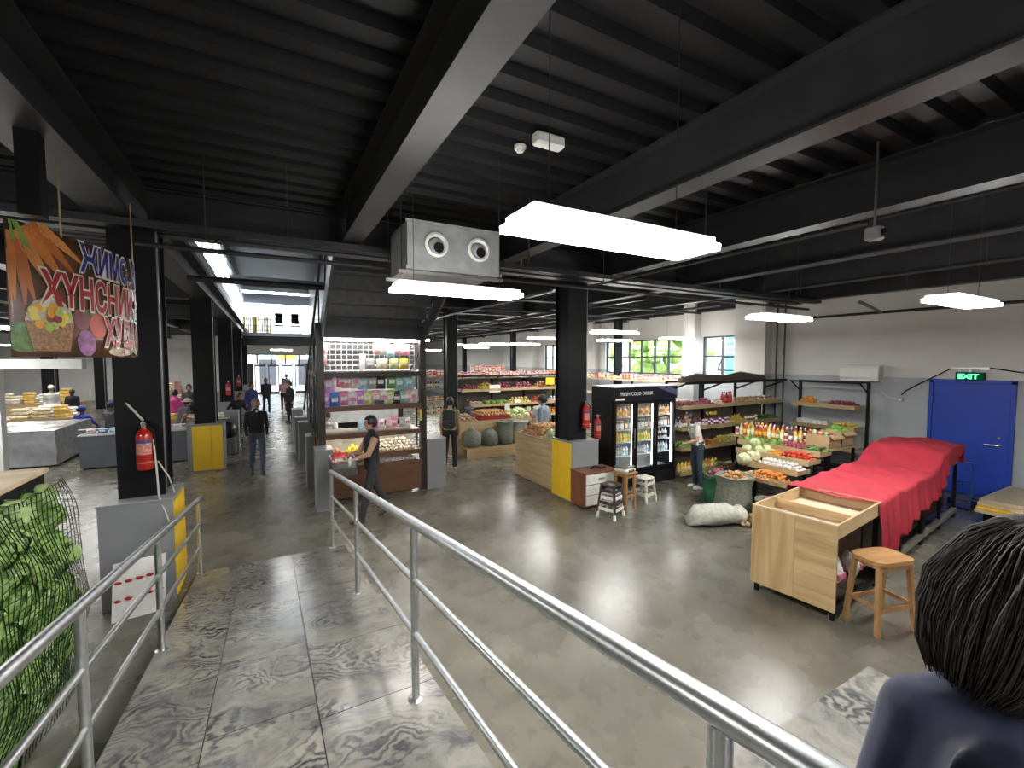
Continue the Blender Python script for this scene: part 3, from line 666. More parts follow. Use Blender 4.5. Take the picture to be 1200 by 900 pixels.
# goods of the kiosk
GOODC = {'pink':(.75,.25,.42),'rose':(.75,.38,.40),'violet':(.62,.22,.65),'lilac':(.70,.45,.75),'blue':(.06,.20,.62),'sky':(.35,.60,.75),'yellow':(.80,.55,.05),'lime':(.60,.68,.25),'white':(.78,.77,.74),'teal':(.25,.50,.45),'grey':(.42,.43,.44),'red':(.55,.06,.05),'orange':(.72,.28,.04),'cream':(.75,.66,.45),'brown':(.24,.11,.05),'green':(.12,.32,.08),'dark':(.04,.04,.05),'purple':(.22,.05,.20)}
def gm(c): return M('goods_'+c, GOODC[c], .35, var=.3, sc=16)
PK = {}
def packet_mesh(c, w_, h_, d_=.05, kind='packet'):
    k = (c, w_, h_, d_, kind)
    if k in PK: return PK[k]
    mb = MB()
    def f(u, v): 
        s_ = math.sin(PI*u)**.5*math.sin(PI*v)**.5
        return (-w_/2+w_*u, -d_/2*s_, h_*v)
    mb.grid(f, 6, 6); mb.grid(lambda u, v: (f(u,v)[0], -f(u,v)[1], f(u,v)[2]), 6, 6)
    mb.mi = 1; mb.box(-w_*.28, -d_*.53, h_*.35, w_*.28, -d_*.42, h_*.62)
    PK[k] = mb.mesh(kind, [gm(c), gm('white' if c != 'white' else 'pink')], True); return PK[k]
rr = random.Random(11)
def packet(c, x, y, z, w_, h_, label, group, d_=.05, rz=0, cat='packet', name='packet'):
    return tag(link(name, packet_mesh(c, w_, h_, d_), None, (x, y, z), (0, rr.uniform(-.06,.06), rz)), label, cat, group)
for c, x, z in (('rose',.88,2.70),('rose',.86,2.50),('rose',1.86,2.72),('white',2.0,2.72),('rose',2.28,2.72),('pink',2.42,2.70),('grey',1.72,2.42),('cream',1.95,2.41),('lime',2.18,2.42),('yellow',2.38,2.42),('sky',2.12,2.66)):
    packet(c, x, 8.88, z, .17 if c != 'cream' else .22, .22, c+' packet hanging on the wire grid in the kiosk top bay', 'packets on the kiosk wire grid')
row = [('violet',.86,2.03),('lilac',.98,2.0),('pink',1.2,2.08),('rose',1.30,2.06),('white',1.46,2.05),('sky',1.58,2.02),('grey',1.76,2.03),('dark',1.92,2.03),('green',2.14,2.03),('teal',2.3,2.0),('sky',2.5,2.02),
       ('violet',.88,1.78),('blue',1.06,1.76),('pink',1.22,1.78),('white',1.38,1.76),('violet',1.52,1.78),('lime',1.64,1.77),('rose',1.8,1.78),('white',1.95,1.77),('lime',2.08,1.77),('dark',2.2,1.75),('teal',2.34,1.77),('rose',2.44,1.78),('white',2.54,1.77)]
for c, x, z in row:
    up = z > 1.9
    packet(c, x, 8.78 if not up else 8.92, z-.03 if not up else z, .19, .29 if up else .27, c+(' bag hanging behind' if up else ' bag standing on')+' the kiosk middle shelf', 'bags on the kiosk middle shelf', .07)
for k, c in enumerate(('sky','lilac','violet','white','rose','pink','grey','white')):
    packet(c, 1.55+k*.135, 8.98+.1*(k % 2), 1.237, .13, .16+.06*((k*3) % 4)/3, c+' packet standing on the kiosk serving counter', 'packets on the kiosk counter', .08)
# ------------------------------------------------------------------ grey plinths at the kiosk corners
for x0, y0, x1, y1, lb in ((.66,8.12,.93,8.55,'grey clad plinth at the kiosk corner beside the handrail end'),(.62,9.7,.9,10.1,'grey clad plinth against the kiosk side panel'),(.6,12.0,.9,12.4,'grey clad plinth behind the kiosk along the aisle'),(.58,13.1,.88,13.5,'grey clad plinth at the foot of the staircase'),(.6,15.2,.9,15.8,'grey clad plinth beyond the staircase foot'),(2.74,8.55,3.14,9.1,'grey clad plinth at the kiosk corner facing the produce stalls')):
    t = thing('column_plinth', lb, 'plinth', ((x0+x1)/2, (y0+y1)/2, 0))
    a, b = (x1-x0)/2, (y1-y0)/2
    B(t, 'cladding', GREY, (-a, -b, 0, a, b, 1.0 if x0 > 2 else 1.05)); B(t, 'cap', MATS['plinth_cap_grey'], (-a-.008, -b-.008, 1.0 if x0 > 2 else 1.05, a+.008, b+.008, (1.0 if x0 > 2 else 1.05)+.015))
# ------------------------------------------------------------------ ceiling-hung air unit, small ceiling devices
t = thing('air_handler', 'pale sheet-metal air unit with two round jet nozzles hung under the deck', 'air unit', (1.95, 5.2, 3.62))
B(t, 'casing', M('air_unit_paint', (.30,.31,.31), .45, .2), (-.58, -.3, 0, .56, .45, .52))
B(t, 'front_lip', MATS['air_unit_paint'], (-.6, -.32, -.01, .58, -.3, .025), (-.6, -.32, .5, .58, -.3, .53))
for x in (-.25, .27):
    n_ = MB().lathe([(.13,-.3),(.14,-.33),(.115,-.345),(.10,-.33),(.085,-.26)], (x,0,.28), 20, 'y').build('nozzle_ring', WHITE, t, True)
    MB().ball((x, -.30, .27), (.088,.06,.088), 14, 8).build('nozzle_bowl', M('nozzle_in', (.30,.31,.31), .4), t, True)
    MB().lathe([(.055,-.352),(.06,-.360)], (x+.012,0,.245), 14, 'y').build('nozzle_throat', BLACK, t, True)
for x in (-.62, .6):
    for y in (-.2, .4): MB().cyl((x, y, -.06), (x, y, .9), .006, 6).build('hanger_rod', PIPE, t)
B(t, 'hanger_channel', SILVER, (-.66, -.24, -.045, .64, -.2, -.012), (-.66, .36, -.045, .64, .40, -.012))
t = thing('smoke_detector', 'round white smoke detector on the dark ceiling deck', 'detector', (2.03, 3.56, 4.52))
MB().lathe([(.055,0),(.055,-.02),(.045,-.035)], (0,0,0), 16).build('base', WHITE, t, True); MB().lathe([(.035,-.035),(.03,-.055),(.015,-.06)], (0,0,0), 16).build('sensor', WHITE, t, True)
t = thing('emergency_light', 'white box emergency light on the dark ceiling deck', 'light', (2.15, 3.28, 4.52))
MB().rbox(-.14,-.05,-.1,.14,.05,0,.012).build('case', WHITE, t); B(t, 'lens', M('frosted', (.72,.74,.74), .3), (-.13,-.058,-.085,.13,-.05,-.02))
t = thing('surveillance_camera', 'small grey surveillance camera hung at the end of the conduit', 'camera', (4.75, 1.97, 3.66))
MB().rbox(-.05,-.06,0,.05,.06,.12,.012).build('case', M('cam_grey', (.3,.3,.3), .4), t); MB().lathe([(.03,-.06),(.03,-.08),(.02,-.085)], (0,0,.06), 12, 'y').build('lens', BLACK, t, True); B(t, 'bracket', SILVER, (-.008,-.008,.12,.008,.008,.86))
# ------------------------------------------------------------------ drinks fridge
ft = thing('drinks_fridge', 'black three-door glass fridge with a FRESH COLD DRINK header', 'fridge', (5.95, 6.65, 0))
FW = 1.77; FD = .72
B(ft, 'body', BLACK, (0, .08, .06, .04, FD, 1.78), (FW-.04, .08, .06, FW, FD, 1.78), (0, FD-.04, .06, FW, FD, 1.78), (0, .08, .06, FW, FD, .30))
B(ft, 'base_grille', BLACK, (.01, .03, .02, FW-.01, .08, .28))
for k in range(8): B(ft, 'grille_slat', M('grille', (.03,.03,.03), .3), (1.15, .022, .05+k*.026, FW-.05, .03, .06+k*.026))
B(ft, 'header', M('header_black', (.012,.012,.018), .25), (0, .02, 1.78, FW, FD, 2.05)); B(ft, 'top_cover', M('fridge_top', (.30,.31,.31), .4), (-.005, .0, 2.05, FW+.005, FD, 2.065))
MB().add([(1.12,.016,2.045),(1.5,.016,2.045),(FW-.01,.016,1.84),(FW-.01,.016,1.96)], [(0,1,3,2)]).build('header_band', M('header_band_blue', (.10,.10,.18), .3), ft)  # slanting bluish band, paler than the black header
me = text_mesh('FRESH COLD DRINK', .10, .002, 0); me.materials.append(M('white_letter', (.85,.85,.85), .4))
link('lettering', me, ft, (.13, .012, 1.885), (PI/2,0,0))
B(ft, 'brand_plate', WHITE, (.03, .012, 1.795, .26, .02, 1.835))
FWH = M('fridge_liner', (.66,.68,.68), .4)
B(ft, 'liner', FWH, (.04, FD-.06, .30, FW-.04, FD-.04, 1.78), (.04, .12, .30, FW-.04, FD-.06, .315), (.04,.1,1.765,FW-.04,FD-.06,1.78))
LED = m_emit('fridge_led', (.92,.97,1), 9)
dw = (FW-.04)/3
for i in range(3):
    x0 = .02+i*dw; x1 = x0+dw-.008
    d = B(ft, 'door', BLACK, (x0, .03, .32, x0+.05, .075, 1.77), (x1-.05, .03, .32, x1, .075, 1.77), (x0+.05, .03, .32, x1-.05, .075, .37), (x0+.05, .03, 1.71, x1-.05, .075, 1.77))
    B(d, 'pane', GLASS, (x0+.05, .05, .37, x1-.05, .056, 1.71)); B(d, 'handle', SILVER, (x1-.04, .012, .8, x1-.02, .03, 1.2))
    B(ft, 'light_tube', LED, (x1-(.075 if i == 2 else .055), .085, .40, x1-(.055 if i == 2 else .048), .10, 1.68))
    for z in (.62, .90, 1.16, 1.42): B(ft, 'shelf', FWH, (x0+.03, .12, z, x1-.02, FD-.07, z+.012))
# ------------------------------------------------------------------ drawer chest and stools
t = thing('drawer_chest', 'low red-brown chest with white drawer fronts before the grey plinth', 'chest', (4.72, 6.0, 0))
B(t, 'body', REDW, (0, .02, .04, .72, .42, .62)); B(t, 'top', m_wood('red_brown_top', (.14,.05,.025), (.26,.10,.05), .9, 0, .4), (-.01, 0, .62, .73, .425, .645))
for k in range(3):
    d = B(t, 'drawer', M('white_front', (.70,.69,.64), .4), (.03, .0, .07+k*.185, .70, .02, .24+k*.185)); B(d, 'knob', SILVER, (.3, -.015, .15+k*.185, .42, 0, .165+k*.185))
tag(MB().tube([(5.0,6.2,.66),(5.12,6.25,.68),(5.22,6.15,.66),(5.32,6.2,.66)], .018, 6).build('cable', BLACK, None, True), 'black cable coiled on top of the low drawer chest', 'cable')
def plastic_stool(loc, label, m, h=.47, rz=0, seat=None):
    t = thing('plastic_stool', label, 'stool', loc, rz)
    a, b = .13, .175
    MB().rbox(-a-.01,-a-.01,h-.045,a+.01,a+.01,h,.02).build('seat', seat or m, t, True)
    for sx in (-1,1):
        for sy in (-1,1):
            T = lambda k, q: [(sx*(q-.035), sy*q, k), (sx*q, sy*q, k), (sx*q, sy*(q-.035), k), (sx*(q-.035), sy*(q-.035), k)]
            bq = T(0, b); tq = T(h-.04, a)
            MB().hexa(bq, tq).build('leg', m, t)
    for z, q in ((h*.72, a+.012), (h*.30, b-.012)):
        for s_ in (-1, 1):
            B(t, 'apron', m, (-q+.03, s_*q-.006, z, q-.03, s_*q+.006, z+.05)); B(t, 'apron', m, (s_*q-.006, -q+.03, z, s_*q+.006, q-.03, z+.05))
    return t
DBR = M('dark_plastic', (.055,.04,.038), .4); CRM = M('cream_plastic', (.66,.64,.55), .4)
plastic_stool((4.93, 5.58, 0), 'white plastic stool underneath the dark brown stacked stool', WHITE, .44, .35)
plastic_stool((4.93, 5.58, .10), 'dark brown plastic stool stacked on a white one', DBR, .46, .35)
plastic_stool((6.02, 5.92, 0), 'cream plastic stool before the drinks fridge', CRM, .46, .2)
def wood_stool(loc, label, w_=.34, d_=.30, h=.62, rz=0, splay=.03, round_=.03):
    t = thing('wooden_stool', label, 'stool', loc, rz)
    MB().rbox(-w_/2,-d_/2,h-.035,w_/2,d_/2,h,round_*.4).build('seat', STOOLX, t) if round_ < .05 else \
        MB().prism([(sx*(w_/2-round_)+round_*math.cos(a), sy*(d_/2-round_)+round_*math.sin(a)) for sx, sy, a0 in ((1,1,0),(-1,1,PI/2),(-1,-1,PI),(1,-1,1.5*PI)) for a in [a0+PI/10*k for k in range(6)]], h-.04, h).build('seat', STOOLX, t)
    a, b = w_/2-.055, d_/2-.05; q = .019
    for sx in (-1,1):
        for sy in (-1,1):
            top = [(sx*a-q,sy*b-q,h-.04),(sx*a+q,sy*b-q,h-.04),(sx*a+q,sy*b+q,h-.04),(sx*a-q,sy*b+q,h-.04)]
            bot = [(x+sx*splay,y+sy*splay,0) for x,y,z in top]
            MB().hexa(bot, top).build('leg', STOOLW, t)
    for z, k in ((h-.10,.1),(.22,.65)):
        for s_ in (-1,1):
            B(t, 'stretcher', STOOLW, (-a-splay*k, s_*(b+splay*k)-.011, z, a+splay*k, s_*(b+splay*k)+.011, z+.04))
            B(t, 'stretcher', STOOLW, (s_*(a+splay*k)-.011, -b-splay*k, z+.02, s_*(a+splay*k)+.011, b+splay*k, z+.055))
    return t
wood_stool((5.42, 5.78, 0), 'tall square wooden stool carrying a white scale', .32, .32, .66, .15, .012)
wood_stool((5.2, 1.98, 0), 'honey-coloured wooden stool with rounded seat beside the oak display cabinet', .47, .33, .70, -.28, .045, .10)
t = thing('weighing_scale', 'white weighing scale with a dark tray on the tall wooden stool', 'scale', (5.42, 5.78, .66), .2)
MB().rbox(-.14,-.13,0,.14,.14,.06,.02).build('body', WHITE, t); B(t, 'tray', M('scale_tray', (.14,.15,.15), .3, .5), (-.15,-.11,.075,.15,.14,.088)); B(t, 'pillar', SILVER, (-.03,-.02,.06,.03,.05,.076)); B(t, 'display', M('lcd', (.10,.14,.12), .2), (-.08,-.135,.012,.08,-.128,.048))
# ------------------------------------------------------------------ oak display cabinet and red-draped tables
TR = math.radians(6.5); TPV = Vector((4.85, 2.2, 0)); RM = Matrix.Rotation(TR, 4, 'Z')
def turn(o):   # the stall row stands slightly askew
    p = o.location.copy(); q = RM @ (p-TPV)+TPV; o.location = q; o.rotation_euler[2] += TR; return o
t = thing('display_cabinet', 'oak-faced display cabinet with an open divided tray on top', 'cabinet', (4.85, 2.2, 0))

B(t, 'front_panel', m_wood('oak_laminate_level', (.36,.23,.10), (.62,.45,.24), .7, 1, .35), (-.0201, -.0, .10, -.0, .38, .97))
B(t, 'front_panel', OAKZ, (-.02, .382, .10, 0, .82, .97))

EDGE = M('oak_edge', (.62,.50,.33), .5)
B(t, 'tray_wall', EDGE, (-.02, 0, .97, 0, .82, .985)); B(t, 'tray_wall', OAKX, (0, 0, .84, 1.24, .02, .985)); B(t, 'tray_wall', OAKX, (0, .80, .84, 1.24, .82, .985)); B(t, 'tray_wall', OAKY, (1.22, .02, .84, 1.24, .80, .985)); B(t, 'tray_wall', OAKY, (0, .02, .84, .02, .80, .975))
B(t, 'tray_divider', OAKY, (.50, .02, .84, .52, .80, .96)); B(t, 'tray_floor', PLY, (.02, .02, .84, 1.22, .80, .855))
B(t, 'inner_shelf', BROWN, (.0, .04, .30, 1.2, .8, .32)); B(t, 'back_board', BROWN, (0, .78, .1, 1.24, .80, .84))
for x in (.01, 1.19):
    for y in (.02, .75): B(t, 'leg', BLACK, (x, y, 0, x+.04, y+.04, .84))
B(t, 'bottom_rail', BLACK, (.02, .01, .06, 1.22, .05, .10))
turn(t)
for k, (x, y) in enumerate(((5.0,2.3),(5.22,2.42),(5.4,2.33))):
    packet('white', x, y, .32, .24, .22, 'white plastic bag stuffed on the lower shelf of the oak cabinet', 'bags under the oak cabinet', .16, .4*k, 'bag', 'plastic_bag')
for k, (x, w_) in enumerate(((6.12, 1.9), (8.06, 1.9))):
    t = thing('stall_table', ('dark-framed stall table under the red cloth next to the oak cabinet', 'dark-framed stall table under the raised end of the red cloth')[k], 'table', (x, 2.24, 0))
    B(t, 'table_top', BROWN, (0, 0, .90, w_, .84, .96)); B(t, 'side_panel', M('dark_red_brown', (.035,.014,.010), .4), (.04, .14, .14, w_-.04, .16, .90)); 
    for xx in (0, w_/2-.02, w_-.04):
        for y in (.0, .80): B(t, 'leg', BLACK, (xx, y, 0, xx+.04, y+.04, .90))
    B(t, 'foot_rail', M('grey_rail', (.22,.20,.17), .5), (0, -.02, .10, w_, .04, .16)); B(t, 'lower_shelf', BROWN, (.04, .16, .12, w_-.04, .8, .14)); turn(t)
tag(turn(B(None, 'crate', BROWN, (9.0, 2.4, .962, 9.9, 3.0, 1.20))), 'crate raising the far end of the red cloth on the table', 'crate')
RC = M('red_cloth', (.33,.013,.028), .8, var=.16, sc=5, bump=.3, bs=14)
def cloth(u, v):
    x = 5.98+u*4.35; hz = .985; fall = max(0, x-10.03); x = min(x, 10.03); u = min(1, u*4.35/4.05)
    hump = max(0, min(1, (x-8.35)/.75)); hump = hump*hump*(3-2*hump)*.255
    dr = .50*(1-u)**1.3+.17+.035*math.sin(11*u+1)+.02*math.sin(31*u)         # front drop
    tot = .12+.94+dr; s_ = v*tot
    if s_ < .12: y = 3.15; z = hz-(.12-s_)+hump*.8
    elif s_ < 1.06: y = 3.15-(s_-.12); z = hz+hump*(1-.12*((s_-.6)/.5)**2)
    else:
        q = s_-1.06; y = 2.205-.012-.035*min(1,q*3)*(1+.8*math.sin(x*19+q*5+2*math.sin(x*5))+.5*math.sin(x*41+q*9)); z = hz+hump*.9-q
        if hump > .01: y -= .05*hump*math.sin(q*20+x*9)
    z += .012*math.sin(x*7+y*5)+.008*math.sin(x*15-y*11)
    if fall: z -= fall; x += .012+.025*min(1, fall*5)*(1+math.sin(y*23+1))
    return (x, y, z)
mb = MB(); mb.grid(cloth, 150, 60); o = mb.build('red_cloth', RC, None, 2); o.modifiers.new('thick','SOLIDIFY').thickness = .004
turn(o); tag(o, 'crumpled red cloth draped over the stall tables', 'cloth')
# ------------------------------------------------------------------ blue door, exit sign and wall fittings
d = struct('door_1', MB().box(11.74, 2.62, 0, 11.80, 2.68, 2.2).box(11.74, 3.76, 0, 11.80, 3.82, 2.2).box(11.74, 2.62, 2.16, 11.80, 3.82, 2.22), BLUED, 'solid blue emergency door under the EXIT sign')
B(d, 'door_leaf', BLUED, (11.755, 2.685, .012, 11.795, 3.755, 2.155))
h = MB().lathe([(.028,0),(.028,-.012)], (11.755,2.80,1.02), 12, 'x').tube([(11.745,2.80,1.02),(11.70,2.80,1.02),(11.70,2.98,1.02)], .011, 8).build('door_handle', SILVER, d, True)
MB().lathe([(.022,0),(.022,-.014)], (11.755,2.80,1.16), 12, 'x').build('lock_cylinder', SILVER, d, True)
for z in (.35, 1.75): MB().cyl((11.75,3.77,z),(11.75,3.77,z+.12),.011,8).build('hinge', SILVER, d)
B(d, 'door_stop', WHITE, (11.735, 2.72, .03, 11.752, 2.78, .11))
t = thing('exit_sign', 'green glowing EXIT sign above the blue door', 'sign', (11.74, 3.23, 2.21))
B(t, 'housing', BLACK, (-.02, -.2, 0, .06, .2, .155)); B(t, 'bracket', SILVER, (0, -.26, .20, .06, .28, .25)); B(t, 'stem', SILVER, (.01,-.02,.155,.03,.02,.2)); B(t, 'stem', SILVER, (.01,.14,.155,.03,.16,.2))
B(t, 'sign_face', m_emit('exit_ground', (.0,.03,.012), 1.0), (-.024, -.185, .012, -.02, .185, .143))
me = text_mesh('EXIT', .125, .001, .004, sx=1.12); me.materials.append(m_emit('exit_green', (.10,1,.25), 2.2)); link('lettering', me, t, (-.026, .165, .033), (PI/2,0,-PI/2))
tag(MB().tube([(11.77,4.27,1.86),(11.76,4.2,1.95),(11.76,4.0,2.10),(11.76,3.7,2.30),(11.76,3.48,2.45)], .012, 6).build('wall_cable', BLACK, None, True), 'black cable running from the junction box up to the exit sign', 'cable')
tag(MB().tube([(11.76,2.97,2.45),(11.76,2.6,2.38),(11.76,2.2,2.33)], .012, 6).build('wall_cable', BLACK, None, True), 'black cable leaving the exit sign along the wall', 'cable')
tag(MB().tube([(11.77,4.30,1.78),(11.775,4.5,1.79),(11.775,4.68,1.95)], .008, 6).build('wall_cable', WHITEM, None, True), 'thin pale cable between the junction box and the shelves', 'cable')
t = thing('junction_box', 'tan junction box on the wall beside the blue door', 'junction box', (11.77, 4.29, 1.76)); MB().rbox(-.03,-.05,-.04,.03,.05,.04,.01).build('case', M('tan_box', (.55,.38,.26), .5), t); B(t, 'socket', WHITE, (-.036,-.02,-.02,-.03,.02,.02))
t = thing('air_conditioner', 'white wall-mounted air conditioner above the wall shelves', 'air conditioner', (11.8, 5.0, 2.12))
pr = [(0,0),(-.20,.03),(-.24,.10),(-.24,.30),(-.20,.36),(0,.37)]
MB().rings([[(x,-.38,z) for x,z in pr], [(x,.36,z) for x,z in pr]]).build('case', M('ac_white', (.80,.79,.74), .4, var=.03), t); B(t, 'outlet_flap', WHITEM, (-.23,-.34,.012,-.14,.32,.03)); B(t, 'side_cap', M('ac_side', (.50,.47,.38), .5), (-.2,-.39,.03,-.01,-.38,.33))
# hand trolley and pallet boards by the door
t = thing('hand_trolley', 'blue tubular hand trolley standing by the blue door', 'trolley', (10.75, 2.98, 0)); TB = M('trolley_blue', (.02,.05,.22), .4)
for y in (-.12, .12): MB().tube([(-.05,y,.1),(.0,y,.5),(.02,y,.72),(-.04,y,.80)], .014, 8).build('frame_tube', TB, t, True); MB().lathe([(.06,-.02),(.06,.02)], (.02,y*1.3,.06), 14, 'y').build('wheel', BLACK, t, True)
MB().tube([(-.04,-.12,.80),(-.06,0,.81),(-.04,.12,.80)], .014, 8).build('handle', TB, t, True); B(t, 'toe_plate', TB, (-.2,-.15,.02,-.04,.15,.03)); B(t, 'cross_bar', TB, (-.01,-.12,.42,.005,.12,.45))
t = thing('pallet_stack', 'low stack of wooden boards with a yellow edge on a dark trolley', 'boards', (10.5, 2.1, 0))
B(t, 'dolly', BLACK, (-.62,-.35,.06,.7,.38,.2))
for k, (z, m) in enumerate(((.2, PLY), (.255, YEL), (.29, PLY), (.335, M('pale_board', (.5,.42,.3), .6)))): B(t, 'board', m, (-.75+.06*k, -.42, z, .9, .45, z+(.05 if k != 1 else .03)))
for x in (-.5, .55):
    for y in (-.28, .3): MB().lathe([(.03,-.015),(.03,.015)], (x,y,.03), 10, 'y').build('castor', BLACK, t)
# ------------------------------------------------------------------ display shelving
TRAY = m_wood('tray_wood', (.34,.24,.12), (.50,.38,.21), .9, 0, .5); TRAYY = m_wood('tray_wood_y', (.34,.24,.12), (.50,.38,.21), .9, 1, .5)
def tray(t, x0, x1, y0, y1, z, lip=.085, along='x', m=None):
    m = m or (TRAY if along == 'x' else TRAYY)
    o = B(t, 'tray', m, (x0, y0, z-.02, x1, y1, z))
    if along == 'x': B(o, 'front_lip', m, (x0, y0-.015, z-.03, x1, y0, z-.03+lip)); B(o, 'end_lip', m, (x0, y0, z, x0+.012, y1, z+.05)); B(o, 'end_lip', m, (x1-.012, y0, z, x1, y1, z+.05))
    else: B(o, 'front_lip', m, (x0-.015, y0, z-.03, x0, y1, z-.03+lip)); B(o, 'end_lip', m, (x0, y0, z, x1, y0+.012, z+.05)); B(o, 'end_lip', m, (x0, y1-.012, z, x1, y1, z+.05))
    return o
shA = thing('display_shelf', 'long four-tier wooden produce shelf running from the fridge to the white wall', 'shelf', (0, 0, 0))
for z, x1 in ((1.55, 11.55), (1.08, 11.5), (.63, 11.3), (.09, 9.6)):
    n = 3
    for k in range(n): tray(shA, 7.80+(x1-7.80)*k/n, 7.80+(x1-7.80)*(k+1)/n-.01, 6.62, 7.04, z)
for k in range(4): B(shA, 'post', BLACK, (7.82+k*1.22, 7.06, 0, 7.87+k*1.22, 7.11, 2.1))
for z in (.6, 1.05, 1.5): B(shA, 'back_rail', BLACK, (7.8, 7.065, z, 11.5, 7.1, z+.04))
B(shA, 'back_panel', M('shelf_back', (.16,.13,.11), .6), (7.8, 7.11, .05, 11.45, 7.125, 1.5))
B(shA, 'top_rail', BLACK, (7.8, 6.5, 2.07, 11.5, 6.54, 2.13)); B(shA, 'top_rail', BLACK, (7.8, 7.04, 2.09, 11.5, 7.08, 2.13))
for k in range(4): MB().cyl((7.85+k*1.22,7.08,1.88),(7.85+k*1.22,6.55,2.09),.022,4).build('brace', BLACK, shA)
tag(MB().tube([(7.9,6.75,2.15),(8.6,6.9,2.2),(9.4,6.8,2.17),(10.2,6.9,2.22),(11.0,6.8,2.16)], [.06,.09,.07,.1,.05], 8).build('rolled_awning', M('brown_tarp', (.10,.08,.06), .7, bump=.8), None, True), 'crumpled brown tarp rolled along the top of the long shelf', 'tarp')
shB = thing('display_shelf', 'short three-tier wooden shelf against the white wall under the air conditioner', 'shelf', (0, 0, 0))
for z in (1.55, 1.07, .62): tray(shB, 11.05, 11.5, 4.80, 6.12, z, along='y')
B(shB, 'bottom_board', BLACK, (11.05, 4.8, .16, 11.5, 6.0, .2))
for y in (4.72, 6.14): B(shB, 'post', BLACK, (11.46, y, 0, 11.52, y+.05, 2.1)); MB().cyl((11.48,y+.02,1.85),(11.1,y+.02,2.08),.022,4).build('brace', BLACK, shB)
for x in (11.06, 11.44): B(shB, 'top_rail', BLACK, (x, 4.72, 2.08, x+.05, 6.19, 2.12))
# tiered crates of the right-hand stall
shC = thing('tiered_stand', 'stepped stand of shallow wooden crates on black legs', 'stand', (0, 0, 0))
TIER = [(7.06, 3.95, .62, 4.72), (7.42, 3.98, .75, 5.0), (7.78, 4.0, .87, 5.3), (8.12, 4.0, .98, 5.5)]
for x, y0, z, y1 in TIER:
    tray(shC, x, x+.36, y0, y1, z, .10, 'y')
    for y in (y0+.04, y1-.1): B(shC, 'leg', BLACK, (x+.28, y, 0, x+.32, y+.04, z-.02))
tb = thing('goods_table', 'black-legged table behind the stepped crates carrying bottles and boxes', 'table', (0,0,0))
B(tb, 'table_top', TRAYY, (8.50, 4.02, 1.01, 9.45, 5.9, 1.05))
for x in (8.54, 9.37):
    for y in (4.06, 5.8): B(tb, 'leg', BLACK, (x, y, 0, x+.04, y+.04, 1.01))
# far produce block behind the column
shD = thing('produce_bench', 'low wooden bench before the produce block with sacks standing on it', 'bench', (0,0,0))
B(shD, 'front_board', OAKX, (4.45, 10.55, 0, 6.45, 10.58, .26)); B(shD, 'top_board', OAKX, (4.45, 10.55, .26, 6.45, 11.05, .29)); B(shD, 'back_board', TRAY, (4.35, 11.02, 0, 6.5, 11.045, .86))
shE = thing('produce_table', 'wooden produce table heaped with roots behind the standing sacks', 'table', (0,0,0))
B(shE, 'table_top', TRAY, (4.3, 11.08, .82, 7.4, 12.2, .86)); B(shE, 'end_panel', TRAY, (4.3, 11.1, 0, 4.34, 12.2, .82)); B(shE, 'end_panel', TRAY, (7.36, 11.1, 0, 7.4, 12.2, .82)); B(shE, 'front_lip', TRAY, (4.3, 11.06, .82, 7.4, 11.08, .93))
shF = thing('display_shelf', 'three-tier wooden shelf with black frame behind the far produce table', 'shelf', (0,0,0))
for z, x0, x1 in ((1.62, 5.3, 9.0), (1.12, 5.6, 9.3), (.70, 6.6, 9.4)):
    for k in range(3): tray(shF, x0+(x1-x0)*k/3, x0+(x1-x0)*(k+1)/3-.01, 12.95, 13.4, z)
for k in range(4): B(shF, 'post', BLACK, (5.3+k*1.25, 13.42, 0, 5.36+k*1.25, 13.48, 2.1)); MB().cyl((5.33+k*1.25,13.42,1.85),(5.33+k*1.25,12.9,2.08),.025,4).build('brace', BLACK, shF)
B(shF, 'back_panel', M('shelf_back_dark', (.10,.085,.07), .7), (5.3, 13.49, .1, 9.2, 13.505, 2.0))
B(shF, 'top_rail', BLACK, (5.1, 12.85, 2.06, 9.2, 12.9, 2.12)); B(shF, 'top_board', M('grey_board', (.35,.33,.29), .6), (5.1, 13.0, 2.0, 9.2, 13.4, 2.03))
shG = thing('goods_shelf', 'dark metal shelf of small goods behind the man with the backpack', 'shelf', (0,0,0))
for z in (.9, 1.3, 1.7, 2.05): B(shG, 'board', TRAY, (3.9, 13.2, z, 5.0, 13.6, z+.03))
for x in (3.9, 4.96): B(shG, 'post', BLACK, (x, 13.2, 0, x+.04, 13.24, 2.2))
shH = thing('wall_shelf', 'long pale shelf below the windows lined with packaged goods', 'shelf', (0,0,0))
for z in (1.35, 1.9): B(shH, 'board', PLY, (10.6, 8.6, z, 11.2, 20.5, z+.04))
for y in (8.8, 11.6, 14.4, 17.2, 20.0): B(shH, 'post', BLACK, (11.15, y, 0, 11.2, y+.05, 1.95))
shI = thing('oak_counter', 'oak-fronted counter of onions next to the yellow plinth', 'counter', (0,0,0))
B(shI, 'side_panel', OAKY, (4.86, 7.2, .02, 4.89, 8.72, .90)); B(shI, 'top_board', OAKY, (4.86, 7.2, .90, 5.9, 8.75, .93)); B(shI, 'end_panel', OAKZ, (4.89, 8.7, .02, 5.9, 8.73, .90)); B(shI, 'lip', OAKY, (4.85, 7.2, .93, 4.87, 8.75, .99))
